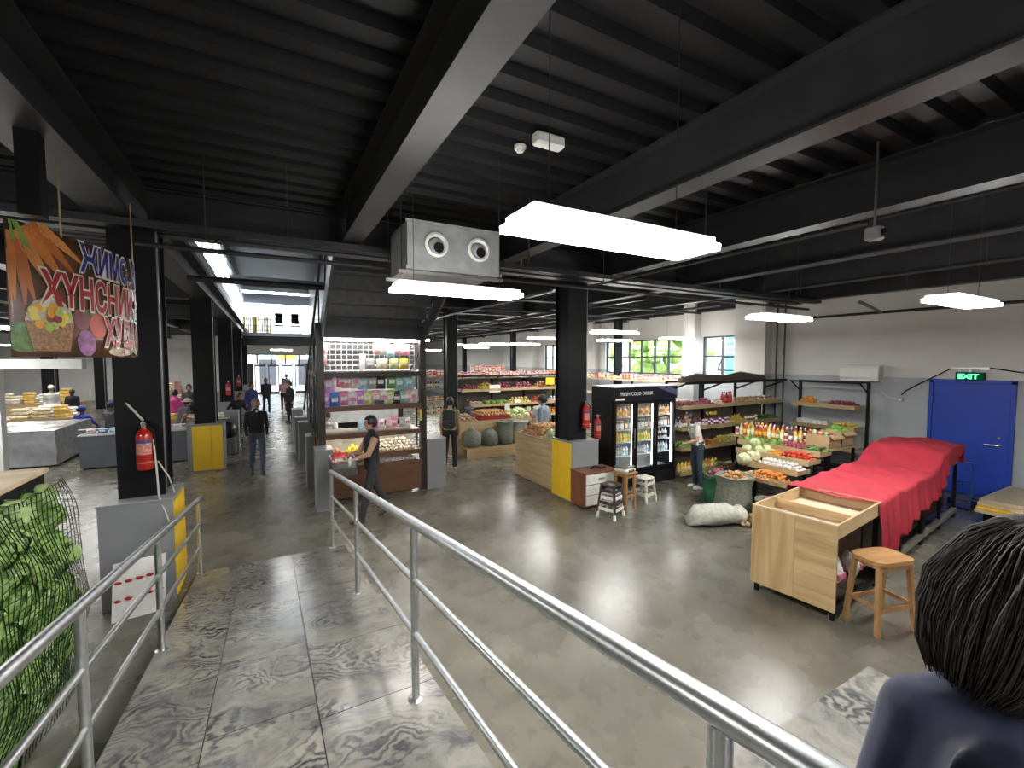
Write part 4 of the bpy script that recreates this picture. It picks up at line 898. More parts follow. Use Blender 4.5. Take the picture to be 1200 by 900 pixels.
# ------------------------------------------------------------------ produce meshes
def pm(name, c, c2=None, r=.45, sc=10, var=.2, bump=0): return M('pr_'+name, c, r, var=var, sc=sc, c2=c2, bump=bump)
def round_mesh(name, m, r, sq=1., n=9, k=6, jit=.02, stem=None):
    mb = MB(); mb.ball((0,0,0), (r,r,r*sq), n, k, jit)
    if stem is not None: mb.mi = 1; mb.cyl((0,0,r*sq*.8),(0,0,r*sq*1.25), r*.12, 5, r*.05)
    return mb.mesh(name, [m, stem or m], 2)
STEMG = pm('stem', (.16,.26,.06)); STEMB = pm('stem_brown', (.30,.20,.09))
PM = {
 'onion': [round_mesh('onion', pm('onion_skin', (.42,.20,.07), (.55,.30,.12)), .042, .92, stem=STEMB)],
 'red_onion': [round_mesh('red_onion', pm('red_onion', (.20,.03,.06), (.36,.08,.12)), .042, .92, stem=STEMB)],
 'potato': [MB().ball((0,0,0),(.055,.04,.036),9,6,.1).mesh('potato', pm('potato_skin', (.36,.24,.12), (.46,.33,.19)), 2), MB().ball((0,0,0),(.045,.042,.038),9,6,.12).mesh('potato', pm('potato_skin', (.4,.28,.15)), 2)],
 'beetroot': [round_mesh('beetroot', pm('beet', (.13,.045,.05), (.24,.09,.09)), .048, .9, stem=STEMB)],
 'tomato': [round_mesh('tomato', pm('tomato', (.55,.035,.02), (.65,.10,.04), .3), .038, .85, stem=STEMG)],
 'apple': [round_mesh('apple', pm('apple', (.55,.10,.06), (.68,.42,.12), .3), .040, .9, stem=STEMB)],
 'yellow_apple': [round_mesh('yellow_apple', pm('yapple', (.65,.50,.10), (.70,.60,.22), .35), .040, .92, stem=STEMB)],
 'orange': [round_mesh('orange', pm('orangef', (.70,.26,.02), (.75,.34,.05), .4, 40), .042, .96, stem=STEMG)],
 'garlic': [round_mesh('garlic', pm('garlic', (.70,.66,.60), (.78,.70,.70)), .032, .85, stem=pm('garlic_neck', (.6,.55,.45)))],
 'lemon': [MB().ball((0,0,0),(.036,.036,.05),9,6).mesh('lemon', pm('lemon', (.75,.58,.05)), 2)],
 'green_pepper': [round_mesh('green_pepper', pm('gpepper', (.10,.26,.04), (.18,.36,.08), .3), .045, 1.1, jit=.1, stem=STEMG)],
 'plum': [MB().ball((0,0,0),(.03,.03,.036),8,6).mesh('plum', pm('plum', (.14,.03,.06), None, .35), 2)],
 'carrot': [MB().tube([(-.09,0,0),(-.085,0,0),(0,.004,0),(.085,0,0),(.1,0,0)], [.008,.022,.018,.007,.002], 8).mesh('carrot', pm('carrot', (.62,.20,.03), (.68,.28,.06)), 2)],
 'cucumber': [MB().tube([(-.1,0,0),(-.09,.004,0),(0,.012,0),(.09,.004,0),(.1,0,0)], [.006,.018,.022,.017,.005], 8).mesh('cucumber', pm('cucumber', (.05,.16,.03), (.12,.25,.06)), 2)],
 'chinese_cabbage': [cabbage(.10, M('pale_cabbage', (.42,.50,.20), .5, c2=(.66,.70,.42), var=.25, sc=8, bump=.3))],
 'cauliflower': [cabbage(.11, M('pale_yellow_cabbage', (.55,.58,.26), .55, c2=(.72,.72,.50), var=.25, sc=14, bump=.6))],
 'banana': [MB().tube([(-.08,0,.03),(-.05,0,.008),(0,0,0),(.05,0,.008),(.08,0,.03),(.09,0,.045)], [.008,.016,.018,.016,.01,.006], 7).mesh('banana', pm('banana', (.72,.52,.05), (.78,.62,.12)), 2)],
 'greens': [cabbage(.08, M('leafy_green', (.10,.24,.04), .5, c2=(.24,.42,.08), var=.35, sc=14, bump=.4))],
 'mushroom': [MB().lathe([(.012,-.03),(.013,0),(.034,.002),(.03,.02),(.012,.032)],(0,0,0),9).mesh('mushroom', pm('mush', (.62,.56,.48)), 2)],
}
CATS = {'red_onion':'onion','yellow_apple':'apple','green_pepper':'pepper','chinese_cabbage':'cabbage'}
R5 = random.Random(21)
def pile(kind, label, group, x0, x1, y0, y1, z, step=.075, layers=2, drop=.05, scl=1., flat=False, heap=True, tilt=0.):
    lay = 0; ms = PM[kind]; n = 0
    for L_ in range(layers):
        ins = step*.55*L_
        nx = max(1, int((x1-x0-2*ins)/step)); ny = max(1, int((y1-y0-2*ins)/step))
        if x1-x0-2*ins < step*.5 or y1-y0-2*ins < step*.5: break
        for i in range(nx):
            for j in range(ny):
                if L_ < layers-1 and 1 < i < nx-2 and 1 < j < ny-2: continue   # wholly buried in the heap
                x = x0+ins+(i+.5)*(x1-x0-2*ins)/nx+R5.uniform(-.15,.15)*step; y = y0+ins+(j+.5)*(y1-y0-2*ins)/ny+R5.uniform(-.15,.15)*step
                zz = z+step*.45+L_*step*.62+R5.uniform(-.06,.06)*step + tilt*(y-y0)
                rot = (R5.uniform(-.5,.5), R5.uniform(-.5,.5), R5.uniform(0,6.28)) if not flat else (0, 0, R5.uniform(-.5,.5)+flat)
                o = link(kind, ms[n % len(ms)], None, (x,y,zz), rot, scl*R5.uniform(.88,1.12)); n += 1
                tag(o, label, CATS.get(kind, kind.replace('_',' ')), group)
BOT = {}
def bottle_mesh(c, cap, h=.26, r=.035, kind='bottle', lab='white'):
    k = (c, cap, h, r, kind, lab)
    if k in BOT: return BOT[k]
    mb = MB()
    if kind == 'bottle':
        mb.lathe([(r*.9,0),(r,.01),(r,h*.22)], n=9); mb.lathe([(r,h*.52),(r,h*.62),(r*.45,h*.80),(r*.38,h*.92)], n=9)
        mb.mi = 1; mb.lathe([(r*.42,h*.90),(r*.42,h)], n=8); mb.mi = 2; mb.lathe([(r*1.02,h*.22),(r*1.02,h*.52)], n=9)
    elif kind == 'jar':
        mb.lathe([(r*.95,0),(r,.01),(r,h*.25)], n=9); mb.lathe([(r,h*.6),(r,h*.76),(r*.8,h*.84)], n=9); mb.mi = 1; mb.lathe([(r*.86,h*.84),(r*.86,h)], n=9); mb.mi = 2; mb.lathe([(r*1.02,h*.25),(r*1.02,h*.6)], n=9)
    else:
        mb.rbox(-r,-r*.6,0,r,r*.6,h,.006); mb.mi = 1; mb.box(-r*.9,-r*.615,h*.7,r*.9,-r*.6,h*.92); mb.mi = 2; mb.box(-r*.8,-r*.62,h*.15,r*.8,-r*.6,h*.6)
    BOT[k] = mb.mesh(kind, [gm(c), gm(cap), gm(lab)], True); return BOT[k]
def rowof(specs, label, group, x0, x1, y, z, axis='x', jit=.008, gap=.012, rz=0, other=None):
    x = x0; i = 0
    while x < x1:
        c, cap, h, r, kind, lab = specs[R5.randrange(len(specs))]
        x += r+gap/2
        p = (x, y+R5.uniform(-jit,jit), z) if axis == 'x' else (y+R5.uniform(-jit,jit), x, z)
        o = link(kind, bottle_mesh(c, cap, h, r, kind, lab), None, p, rz+R5.uniform(-.15,.15)); x += r+gap/2
        tag(o, (c+' '+kind+' '+label), kind, group)
D_ = [('dark','white',.25,.036,'bottle','white'),('brown','dark',.24,.036,'bottle','cream'),('purple','dark',.22,.036,'bottle','white'),('grey','white',.2,.034,'bottle','white'),('dark','red',.22,.04,'jar','white')]
S_ = [('red','white',.25,.036,'bottle','yellow'),('yellow','red',.25,.036,'bottle','white'),('lime','yellow',.24,.036,'bottle','white'),('brown','yellow',.22,.034,'bottle','cream'),('dark','dark',.25,.036,'bottle','white'),('white','dark',.2,.036,'jar','red'),('orange','white',.24,.036,'bottle','cream')]
J_ = [('red','cream',.14,.04,'jar','white'),('orange','cream',.14,.04,'jar','cream'),('brown','red',.13,.04,'jar','white'),('green','cream',.14,.04,'jar','white'),('cream','red',.14,.04,'jar','lime')]
K_ = [('red','white',.2,.06,'carton','cream'),('cream','red',.2,.06,'carton','red'),('orange','cream',.18,.06,'carton','white'),('rose','red',.18,.05,'carton','white'),('white','red',.2,.055,'carton','rose')]
# ---- fridge stock
for i in range(3):
    x0 = 6.0+i*dw+.03; x1 = x0+dw-.12
    rowof([('cream','orange',.2,.032,'bottle','orange'),('orange','white',.2,.032,'bottle','cream')], 'on the top fridge shelf', 'drinks in the fridge', x0, x1, 6.87, 1.435)
    rowof([('brown','dark',.18,.05,'carton','cream'),('grey','dark',.18,.05,'carton','white')], 'on the second fridge shelf', 'drinks in the fridge', x0, x1, 6.87, 1.175)
    rowof([('yellow','yellow',.2,.032,'bottle','cream'),('lime','yellow',.2,.032,'bottle','yellow')] if i < 2 else [('white','white',.2,.04,'bottle','dark')], 'on the third fridge shelf', 'drinks in the fridge', x0, x1, 6.87, .915)
    rowof([('grey','blue',.2,.034,'bottle','white'),('white','blue',.2,.034,'bottle','sky')], 'on the lowest fridge shelf', 'drinks in the fridge', x0, x1, 6.87, .635 if i else .635)
# ---- long shelf: top tier, second, third, bottom
pile('beetroot', 'beetroot on the top tier of the long shelf', 'beetroots on the long shelf', 7.85, 8.5, 6.66, 7.0, 1.55, .09, 2)
pile('red_onion', 'red onion in the middle of the long shelf top tier', 'red onions on the long shelf', 8.55, 9.0, 6.66, 7.0, 1.55, .085, 3)
rowof([('red','dark',.30,.036,'bottle','red'),('dark','red',.3,.036,'bottle','red')], 'standing on the top tier of the long shelf', 'bottles on the long shelf top', 9.35, 9.75, 6.8, 1.55)
pile('garlic', 'garlic bulb on the long shelf top tier', 'garlic on the long shelf', 9.02, 9.35, 6.66, 7.0, 1.55, .07, 3)
pile('potato', 'potato on the top tier at the wall end of the long shelf', 'potatoes on the long shelf', 9.8, 11.45, 6.66, 7.0, 1.55, .115, 2)
rowof(D_, 'on the second tier of the long shelf', 'bottles on the long shelf second tier', 7.85, 8.5, 6.72, 1.08); rowof(D_, 'on the second tier of the long shelf', 'bottles on the long shelf second tier', 7.85, 8.5, 6.85, 1.08)
rowof([('white','purple',.16,.042,'jar','purple'),('purple','white',.17,.042,'jar','white')], 'on the second tier of the long shelf', 'bottles on the long shelf second tier', 8.6, 9.5, 6.72, 1.08)
pile('plum', 'plum in the second tier tray of the long shelf', 'plums on the long shelf', 8.8, 9.7, 6.8, 7.0, 1.08, .07, 3)
pile('banana', 'yellow banana on the second tier of the long shelf', 'bananas on the long shelf', 9.72, 10.2, 6.66, 7.0, 1.08, .085, 3)
pile('lemon', 'lemon hanging over the second tier of the long shelf', 'lemons on the long shelf', 9.05, 9.4, 6.9, 7.0, 1.3, .08, 1)
rowof([('white','brown',.16,.042,'jar','brown'),('brown','white',.16,.042,'jar','white')], 'beside the bananas on the long shelf', 'jars on the long shelf', 10.2, 10.65, 6.74, 1.08)
pile('cucumber', 'cucumber on the second tier of the long shelf', 'cucumbers on the long shelf', 10.7, 11.4, 6.66, 7.0, 1.08, .09, 2)
pile('carrot', 'carrot on the third tier of the long shelf', 'carrots on the long shelf', 8.75, 9.2, 6.66, 7.0, .63, .08, 2)
pile('yellow_apple', 'yellow apple on the third tier of the long shelf', 'yellow apples on the long shelf', 9.2, 10.2, 6.66, 7.0, .63, .085, 3)
pile('greens', 'bunch of dark greens on the third tier of the long shelf', 'greens on the long shelf', 10.25, 11.2, 6.66, 7.0, .63, .15, 2)
pile('green_pepper', 'green pepper near the fridge end of the third tier', 'peppers on the long shelf', 7.85, 8.4, 6.66, 7.0, .63, .09, 2)
rowof([('green','yellow',.22,.045,'jar','lime'),('orange','brown',.26,.05,'bottle','cream'),('yellow','green',.26,.05,'bottle','cream')], 'on the bottom tier of the long shelf', 'large jars at the foot of the long shelf', 7.85, 9.1, 6.75, .09)
# ---- wall shelf
pile('orange', 'orange fruit on the top tray of the wall shelf', 'oranges on the wall shelf', 11.1, 11.45, 5.65, 6.05, 1.55, .09, 3)
pile('mushroom', 'pale mushroom on the top tray of the wall shelf', 'mushrooms on the wall shelf', 11.1, 11.45, 5.4, 5.65, 1.55, .07, 2)
pile('red_onion', 'red onion on the top tray of the wall shelf', 'red onions on the wall shelf', 11.1, 11.45, 4.85, 5.4, 1.55, .09, 2)
for k, (y, s_) in enumerate(((5.85,.24),(5.6,.2),(5.5,.16))): tag(link('foam_box', bottle_mesh('white','white',.14,s_*.7,'carton','white'), None, (11.2, y, 1.07+.001), PI/2+.1*k), 'white foam box on the middle tray of the wall shelf', 'box', 'foam boxes on the wall shelf')
pile('banana', 'banana on the middle tray of the wall shelf', 'bananas on the wall shelf', 11.1, 11.45, 4.85, 5.35, 1.07, .09, 2)
for k in range(5): packet('grey' if k % 2 else 'white', 11.25, 4.95+k*.16, .62, .16, .10, 'clear wrapped packet on the low tray of the wall shelf', 'packets on the wall shelf', .16, PI/2)
# ---- stepped stand
x, y0, z, y1 = TIER[0]; pile('carrot', 'orange carrot in the lowest crate of the stepped stand', 'carrots in the stepped stand', x+.01, x+.35, y0+.1, y0+.62, z, .07, 3, flat=.2)
pile('potato', 'potato in the lowest crate of the stepped stand', 'potatoes in the stepped stand', x+.02, x+.34, y0+.65, y1-.03, z, .10, 3)
x, y0, z, y1 = TIER[1]; pile('garlic', 'white garlic bulb heaped in the second crate of the stepped stand', 'garlic in the stepped stand', x+.01, x+.35, y0+.03, y0+.75, z, .07, 3)
pile('cauliflower', 'pale yellow cabbage heaped on the stepped stand', 'pale cabbages on the stepped stand', x-.15, x+.34, y0+.80, y1, z+.02, .20, 2)
x, y0, z, y1 = TIER[2]; pile('tomato', 'red tomato in the third crate of the stepped stand', 'tomatoes in the stepped stand', x+.01, x+.35, y0+.03, y0+.55, z, .075, 3)
pile('orange', 'orange fruit in the third crate of the stepped stand', 'oranges in the stepped stand', x+.01, x+.35, y0+.56, y0+.75, z, .085, 2)
pile('chinese_cabbage', 'pale green cabbage in the third crate of the stepped stand', 'green cabbages in the stepped stand', x+.01, x+.35, y0+.78, y1-.03, z, .17, 2)
x, y0, z, y1 = TIER[3]; pile('cucumber', 'cucumber in the top crate of the stepped stand', 'cucumbers in the stepped stand', x+.01, x+.35, y0+.02, y0+.3, z, .075, 2)
pile('plum', 'dark plum in the top crate of the stepped stand', 'plums in the stepped stand', x+.01, x+.35, y0+.32, y0+.75, z, .065, 3); pile('greens', 'leafy green bunch in the top crate of the stepped stand', 'greens in the stepped stand', x+.01, x+.35, y0+.8, y1-.03, z, .14, 1)
for k in range(4): rowof(S_, 'on the table behind the stepped crates', 'bottles on the goods table', 4.62 if k else 4.62, 5.85, 8.58+k*.16, 1.05, 'y')
def carton(loc, sx, sy, sz, label, rz=0, open_=True):
    t = thing('cardboard_box', label, 'box', loc, rz)
    B(t, 'side', CARD, (-sx/2,-sy/2,0,sx/2,-sy/2+.006,sz)); B(t, 'side', CARD, (-sx/2,sy/2-.006,0,sx/2,sy/2,sz)); B(t, 'side', CARD, (-sx/2,-sy/2,0,-sx/2+.006,sy/2,sz)); B(t, 'side', CARD, (sx/2-.006,-sy/2,0,sx/2,sy/2,sz)); B(t, 'bottom', CARD, (-sx/2,-sy/2,0,sx/2,sy/2,.008))
    MB().hexa([(-sx/2,-sy/2,sz),(sx/2,-sy/2,sz),(sx/2,-sy/2-.06,sz-.06),(-sx/2,-sy/2-.06,sz-.06)], [(-sx/2,-sy/2,sz+.005),(sx/2,-sy/2,sz+.005),(sx/2,-sy/2-.06,sz-.055),(-sx/2,-sy/2-.06,sz-.055)]).build('flap', CARD, t)
carton((8.72, 4.26, 1.05), .38, .40, .22, 'cardboard box of jars at the end of the goods table'); carton((9.16, 4.26, 1.05), .40, .38, .25, 'taller cardboard box of greens at the end of the goods table')
rowof(J_, 'inside the cardboard box on the goods table', 'jars in the cardboard box', 4.12, 4.42, 8.62, 1.18, 'y'); rowof(J_, 'inside the cardboard box on the goods table', 'jars in the cardboard box', 4.12, 4.42, 8.78, 1.18, 'y')
pile('greens', 'leafy green bunch sticking out of the tall cardboard box', 'greens in the cardboard box', 9.0, 9.34, 4.12, 4.42, 1.2, .14, 2, scl=1.1)
# ---- sacks
def sack(loc, label, m, r=.24, h=.6, rim=True, rz=0, seed=0, fill=None, closed=False):
    t = thing('sack', label, 'sack', loc, rz); R = []; q = random.Random(seed); n = 22
    prof = [(.82,0),(.98,.06),(1.05,.25),(1.0,.55),(.93,.8),(.96,.93),(1.05,1.0),(.99,1.02),(.86,.95),(.80,.88)]
    if closed: prof = [(.8,0),(1,.07),(1.08,.28),(1.03,.55),(.9,.74),(.62,.88),(.3,.95),(.34,1.02),(.22,1.06)]
    for i, (a, b) in enumerate(prof):
        R.append([(r*a*(1+.06*math.sin(3*th+seed)+.03*math.sin(7*th+b*9+seed)+q.uniform(-.015,.015))*math.cos(th), r*a*(1+.06*math.cos(2*th+seed)+.03*math.sin(5*th+b*8))*math.sin(th), h*b+.012*math.sin(4*th+seed)*(i>3)) for th in [2*PI*k/n for k in range(n)]])
    R = [[(p[0]*(1+.16*mnoise.noise(Vector((p[0]*5+seed,p[1]*5,p[2]*6)))), p[1]*(1+.16*mnoise.noise(Vector((p[0]*5,p[1]*5+seed*3,p[2]*6)))), max(0,p[2]+(.05*mnoise.noise(Vector((p[0]*6,p[1]*6,seed))) if p[2] > .15 else 0))) for p in r_] for r_ in R]
    b_ = MB().rings(R).build('cloth', m, t, 2)
    if not closed: MB().tube([(r*1.03*math.cos(a), r*1.03*math.sin(a), h*1.01+.012*math.sin(4*a+seed)) for a in [2*PI*k/16 for k in range(16)]], .016, 6, True).build('rolled_rim', m, t, 2)
    return t
SG = M('sack_grey_green', (.17,.18,.14), .8, var=.3, sc=25, bump=.5); SW = M('sack_white', (.42,.42,.36), .8, var=.25, sc=20, bump=.5); SGR = M('sack_green', (.02,.12,.05), .7, var=.3, sc=12, bump=.5)
def disc_pile(kind, label, group, cx, cy, z, r, step, layers=2, scl=1.):
    for L_ in range(layers):
        rr_ = r-L_*step*.7; k = 0
        m_ = int(rr_/step)
        for i in range(-m_, m_+1):
            for j in range(-m_, m_+1):
                if i*i+j*j <= (rr_/step)**2:
                    o = link(kind, PM[kind][k % len(PM[kind])], None, (cx+i*step+R5.uniform(-.012,.012), cy+j*step+R5.uniform(-.012,.012), z+L_*step*.6), (R5.uniform(-1,1),R5.uniform(-1,1),R5.uniform(0,6)), scl*R5.uniform(.9,1.15)); k += 1
                    tag(o, label, CATS.get(kind, kind.replace('_',' ')), group)
sack((6.78, 4.64, 0), 'tall grey-green sack of onions before the stepped stand', SG, .27, .66, seed=2); disc_pile('onion', 'brown onion filling the tall grey-green sack', 'onions in the tall sack', 6.78, 4.64, .62, .21, .08, 3)
sack((7.12, 5.2, 0), 'dark green sack of red onions beside the woman at the shelf', SGR, .25, .52, seed=5); disc_pile('red_onion', 'red onion filling the dark green sack', 'red onions in the green sack', 7.12, 5.2, .49, .2, .08, 3)
sack((6.78, 3.98, 0), 'short grey sack with rolled white rim of dark roots', SG, .23, .42, seed=8); disc_pile('beetroot', 'dark beetroot filling the short grey sack', 'beetroots in the short sack', 6.78, 3.98, .37, .18, .085, 2)
# sack lying on the floor
t = thing('sack', 'whitish sack lying on the floor spilling potatoes', 'sack', (6.17, 4.54, 0), -.35)
R = []
for u, a in ((-.46,.02),(-.42,.10),(-.3,.15),(0,.165),(.25,.155),(.38,.13),(.42,.15),(.40,.11)):
    R.append([(u+.02*math.sin(3*th), a*1.45*math.cos(th)*(1+.05*math.sin(5*th+u*9)), max(.0, a*.95+a*.95*math.sin(th)*(1+.1*math.sin(5*th+u*12)+.15*mnoise.noise(Vector((u*6,th,3)))))) for th in [2*PI*k/20 for k in range(20)]])
MB().rings(R).build('cloth', SW, t, 2)
for k in range(12): tag(link('potato', PM['potato'][k % 2], None, (6.5+R5.uniform(-.08,.06), 4.26+R5.uniform(-.14,.14), .05+.06*(k % 3)), (k,k*2,k*3)), 'potato spilling from the sack lying on the floor', 'potato', 'potatoes spilling from the floor sack')
# sacks on the far bench
for k, (x, h, m) in enumerate(((4.72,.48,SG),(5.24,.46,SG),(5.72,.60,SG),(6.18,.58,SW))): sack((x, 10.82, .29), ('slumped grey sack at the free end of the far bench','short grey sack second along the far bench','tall grey sack on the far bench','whitish woven sack at the far end of the far bench')[k], m, .225, h, seed=k+11, closed=k < 2)
# ---- far produce table
pile('potato', 'potato heaped on the far produce table', 'potatoes on the far table', 4.36, 5.05, 11.12, 11.8, .86, .115, 3, scl=1.1)
t = thing('red_crate', 'red plastic crate on the far produce table edge', 'crate', (5.55, 11.3, .86))
RCR = M('crate_red', (.30,.03,.025), .5)
for s_ in (-.2, .17): 
    for z in (0, .07, .14): B(t, 'side_bar', RCR, (-.46, s_, z, .46, s_+.02, z+.055))
for s_ in (-.46, .44): 
    for z in (0, .07, .14): B(t, 'end_bar', RCR, (s_, -.18, z, s_+.02, .17, z+.055))
B(t, 'floor', RCR, (-.46,-.2,0,.46,.19,.01))
pile('onion', 'brown onion heaped in and behind the red crate', 'onions by the red crate', 5.12, 6.0, 11.14, 11.9, 1.02, .095, 2, scl=1.1)
pile('chinese_cabbage', 'pale green cabbage heaped on the far produce table', 'cabbages on the far table', 6.05, 6.75, 11.12, 11.9, .86, .2, 2, scl=1.15)
pile('red_onion', 'red onion at the end of the far produce table', 'red onions on the far table', 6.8, 7.3, 11.15, 12.0, .86, .1, 2, scl=1.15)
for kind, x0, x1, z, st, ly, lb in (('plum',5.35,5.9,1.62,.09,3,'plum'),('banana',5.9,6.5,1.62,.11,3,'banana'),('red_onion',6.55,7.2,1.62,.11,3,'red onion'),('beetroot',7.25,8.0,1.62,.11,3,'beetroot'),('apple',8.05,8.9,1.62,.11,3,'apple'),('mushroom',5.65,6.1,1.12,.09,2,'mushroom'),('greens',6.15,7.0,1.12,.17,1,'greens bunch'),('yellow_apple',7.05,7.9,1.12,.11,3,'yellow apple'),('tomato',7.95,8.6,1.12,.11,3,'tomato'),('garlic',8.65,9.2,1.12,.1,3,'garlic bulb'),('chinese_cabbage',7.6,8.4,.70,.2,2,'pale cabbage'),('orange',8.45,9.3,.70,.11,3,'orange'),('potato',6.65,7.5,.70,.12,2,'potato')):
    tr = 'top' if z > 1.3 else ('middle' if z > 1 else 'lowest')
    pile(kind, lb+' in the '+tr+' tray of the far three-tier shelf', lb+'s on the far shelf', x0, x1, 12.98, 13.36, z, st, ly, scl=1.15)
for k, z in enumerate((.93, 1.33, 1.73, 2.08)): rowof([S_, J_, D_, K_][k], 'on the dark metal goods shelf', 'goods on the dark metal shelf', 3.95, 4.95, 13.32, z)
rowof(K_, 'stacked on top of the far three-tier shelf', 'cartons on top of the far shelf', 5.2, 7.4, 13.2, 2.03); rowof(K_, 'stacked in a second row on top of the far shelf', 'upper cartons on the far shelf', 5.7, 6.9, 13.2, 2.235)
rowof(K_, 'stacked on top of the far three-tier shelf', 'cartons on top of the far shelf', 7.8, 9.1, 13.2, 2.03)
for y0, y1, z in ((8.7, 14.5, 1.94), (15, 20, 1.94)): rowof(J_+K_, 'lined up on the long shelf below the windows', 'goods below the windows', y0, y1, 10.75, z, 'y', gap=.03)
# ---- oak counter: onions and bagged cauliflower
pile('onion', 'brown onion heaped on the oak counter by the yellow plinth', 'onions on the oak counter', 4.92, 5.85, 7.75, 8.65, .93, .098, 4, scl=1.12)
pile('tomato', 'red tomato heaped on the oak counter by the yellow plinth', 'tomatoes on the oak counter', 5.2, 5.85, 7.3, 7.75, .93, .08, 4); pile('chinese_cabbage', 'pale cabbage at the near end of the oak counter', 'cabbages on the oak counter', 4.9, 5.2, 7.22, 7.72, .93, .16, 2)
# price cards standing in the far produce
for k, (x, y, z, w_) in enumerate(((6.25,12.94,1.55,.4),(8.4,12.9,1.75,.35),(5.9,11.2,1.18,.16),(7.2,12.94,1.14,.2))): tag(B(None, 'price_card', [WHITE, YEL][k == 1], (x, y, z, x+w_, y+.008, z+(.24 if w_ > .3 else .14))), ('large white price card hung on the far three-tier shelf','yellow price card on the far three-tier shelf','small white price card stuck in the onions by the red crate','small white price card on the lower far tray')[k], 'sign')
# ---- kiosk display food
pile('mushroom', 'cream bun heaped behind the kiosk glass', 'buns behind the kiosk glass', 1.6, 2.58, 8.72, 9.2, .80, .085, 4, scl=1.25); pile('lemon', 'yellow fruit behind the kiosk glass', 'yellow fruit behind the kiosk glass', 1.2, 1.55, 8.72, 9.0, .80, .09, 3); pile('apple', 'apple behind the kiosk glass', 'apples behind the kiosk glass', .9, 1.18, 8.72, 9.0, .80, .09, 2)
pile('garlic', 'pale dumpling in the lower kiosk window', 'dumplings in the lower kiosk window', 1.7, 2.55, 8.70, 8.95, .59, .07, 2, scl=1.2); pile('onion', 'brown bun in the lower kiosk window', 'brown buns in the lower kiosk window', .95, 1.65, 8.70, 8.95, .59, .085, 1)
# ------------------------------------------------------------------ packaged-goods hall beyond the ramp-foot column
t = thing('sales_counter', 'dark grey sales counter with a glass-topped tray behind the ramp-foot column', 'counter', (-3.95, 13.9, 0))
B(t, 'body', DGREY, (0, 0, .04, 2.05, .75, .80)); B(t, 'top', M('counter_top', (.40,.41,.42), .4), (-.02, -.02, .80, 2.07, .77, .83)); B(t, 'plinth', BLACK, (.04, .04, 0, 2.0, .7, .04))
B(t, 'glass_front', GLASS, (.02, .0, .83, 2.03, .006, .96)); B(t, 'tray_rail', WHITEM, (.0, -.01, .955, 2.05, .03, .975))
for k in range(9): packet(('white','blue','sky','lilac')[k % 4], -3.8+k*.21, 14.2, .83, .18, .12, ('white','blue','sky','lilac')[k % 4]+' packet under the glass of the grey sales counter', 'packets on the grey counter', .1)
t = thing('covered_counter', 'stall counter wrapped in a shiny silver plastic sheet', 'counter', (-7.3, 14.8, 0))
TARP = M('silver_sheet', (.40,.41,.43), .22, .35, var=.15, sc=6, bump=.9, bs=5)
B(t, 'counter_body', DGREY, (.05, .05, .02, 2.6, 2.5, .82))
def tarp(u, v):
    q = u*4; x0, x1, y0, y1 = 0, 2.66, 0, 2.56
    P = [(x0,y1),(x0,y0),(x1,y0),(x1,y1)]
    i = min(int(u*3), 2); f = u*3-i; x = P[i][0]+(P[i+1][0]-P[i][0])*f; y = P[i][1]+(P[i+1][1]-P[i][1])*f
    k = (1-v); b = .03*math.sin(9*u*3+5*v)+.02*math.sin(23*u+11*v)
    cx, cy = 1.33, 1.28; dx, dy = x-cx, y-cy; l = math.hypot(dx, dy)
    return (x+dx/l*(b*k+.05*k), y+dy/l*(b*k+.05*k), .06+.82*v+.02*math.sin(17*u)*k)
mb = MB(); mb.grid(tarp, 66, 12); mb.grid(lambda u, v: (2.66*u, 2.56*v, .88+.015*math.sin(9*u+4*v)+.012*math.sin(13*v-7*u)), 24, 24); mb.build('plastic_sheet', TARP, t, True)
def goods_table(x0, y0, x1, y1, h, label, m=None):
    t = thing('goods_table', label, 'table', (x0, y0, 0)); w_, d_ = x1-x0, y1-y0
    B(t, 'table_top', m or OAKX, (0, 0, h-.04, w_, d_, h)); B(t, 'front_panel', m or OAKX, (.02, .02, .05, w_-.02, .04, h-.04)); B(t, 'side_panel', m or OAKY, (w_-.04, .04, .05, w_-.02, d_-.02, h-.04))
    for x in (.03, w_-.08):
        for y in (.05, d_-.08): B(t, 'leg', BLACK, (x, y, 0, x+.05, y+.05, h-.04))
    return t
BRD = MB().rbox(-.19,-.13,0,.19,.13,.085,.03).mesh('pack', [gm('cream')], True); BR2 = MB().rbox(-.17,-.12,0,.17,.12,.08,.03).mesh('pack', [gm('white')], True); BR3 = MB().rbox(-.15,-.11,0,.15,.11,.10,.02).mesh('pack', [M('pack_gold', (.62,.42,.12), .4, var=.3, sc=12)], True); BR4 = MB().rbox(-.14,-.11,0,.14,.11,.12,.02).mesh('pack', [M('pack_pink', (.62,.32,.30), .4, var=.3, sc=12)], True)
R6 = random.Random(4)
def stacks(x0, y0, x1, y1, z, meshes, lo, hi, label, group, dx=.44, dy=.32, th=.088, names=None):
    nx, ny = int((x1-x0)/dx), int((y1-y0)/dy)
    for i in range(nx):
        for j in range(ny):
            mi = R6.randrange(len(meshes)); n = R6.randint(lo, hi)
            for k in range(n):
                tag(link('pack', meshes[mi], None, (x0+(i+.5)*dx+R6.uniform(-.02,.02), y0+(j+.5)*dy+R6.uniform(-.02,.02), z+k*th*(1.2 if mi > 1 else 1)), R6.uniform(-.12,.12)), (names[mi] if names else 'pale')+' '+label, 'pack', group)
goods_table(-8.9, 18.2, -5.3, 19.5, .86, 'oak table stacked with flat packs behind the silver-wrapped counter')
NM = ['cream','white','golden','pinkish']
stacks(-8.8, 18.3, -6.8, 19.4, .86, [BRD, BR2], 3, 6, 'flat pack in the stacks on the oak table', 'packs on the oak table', names=NM)
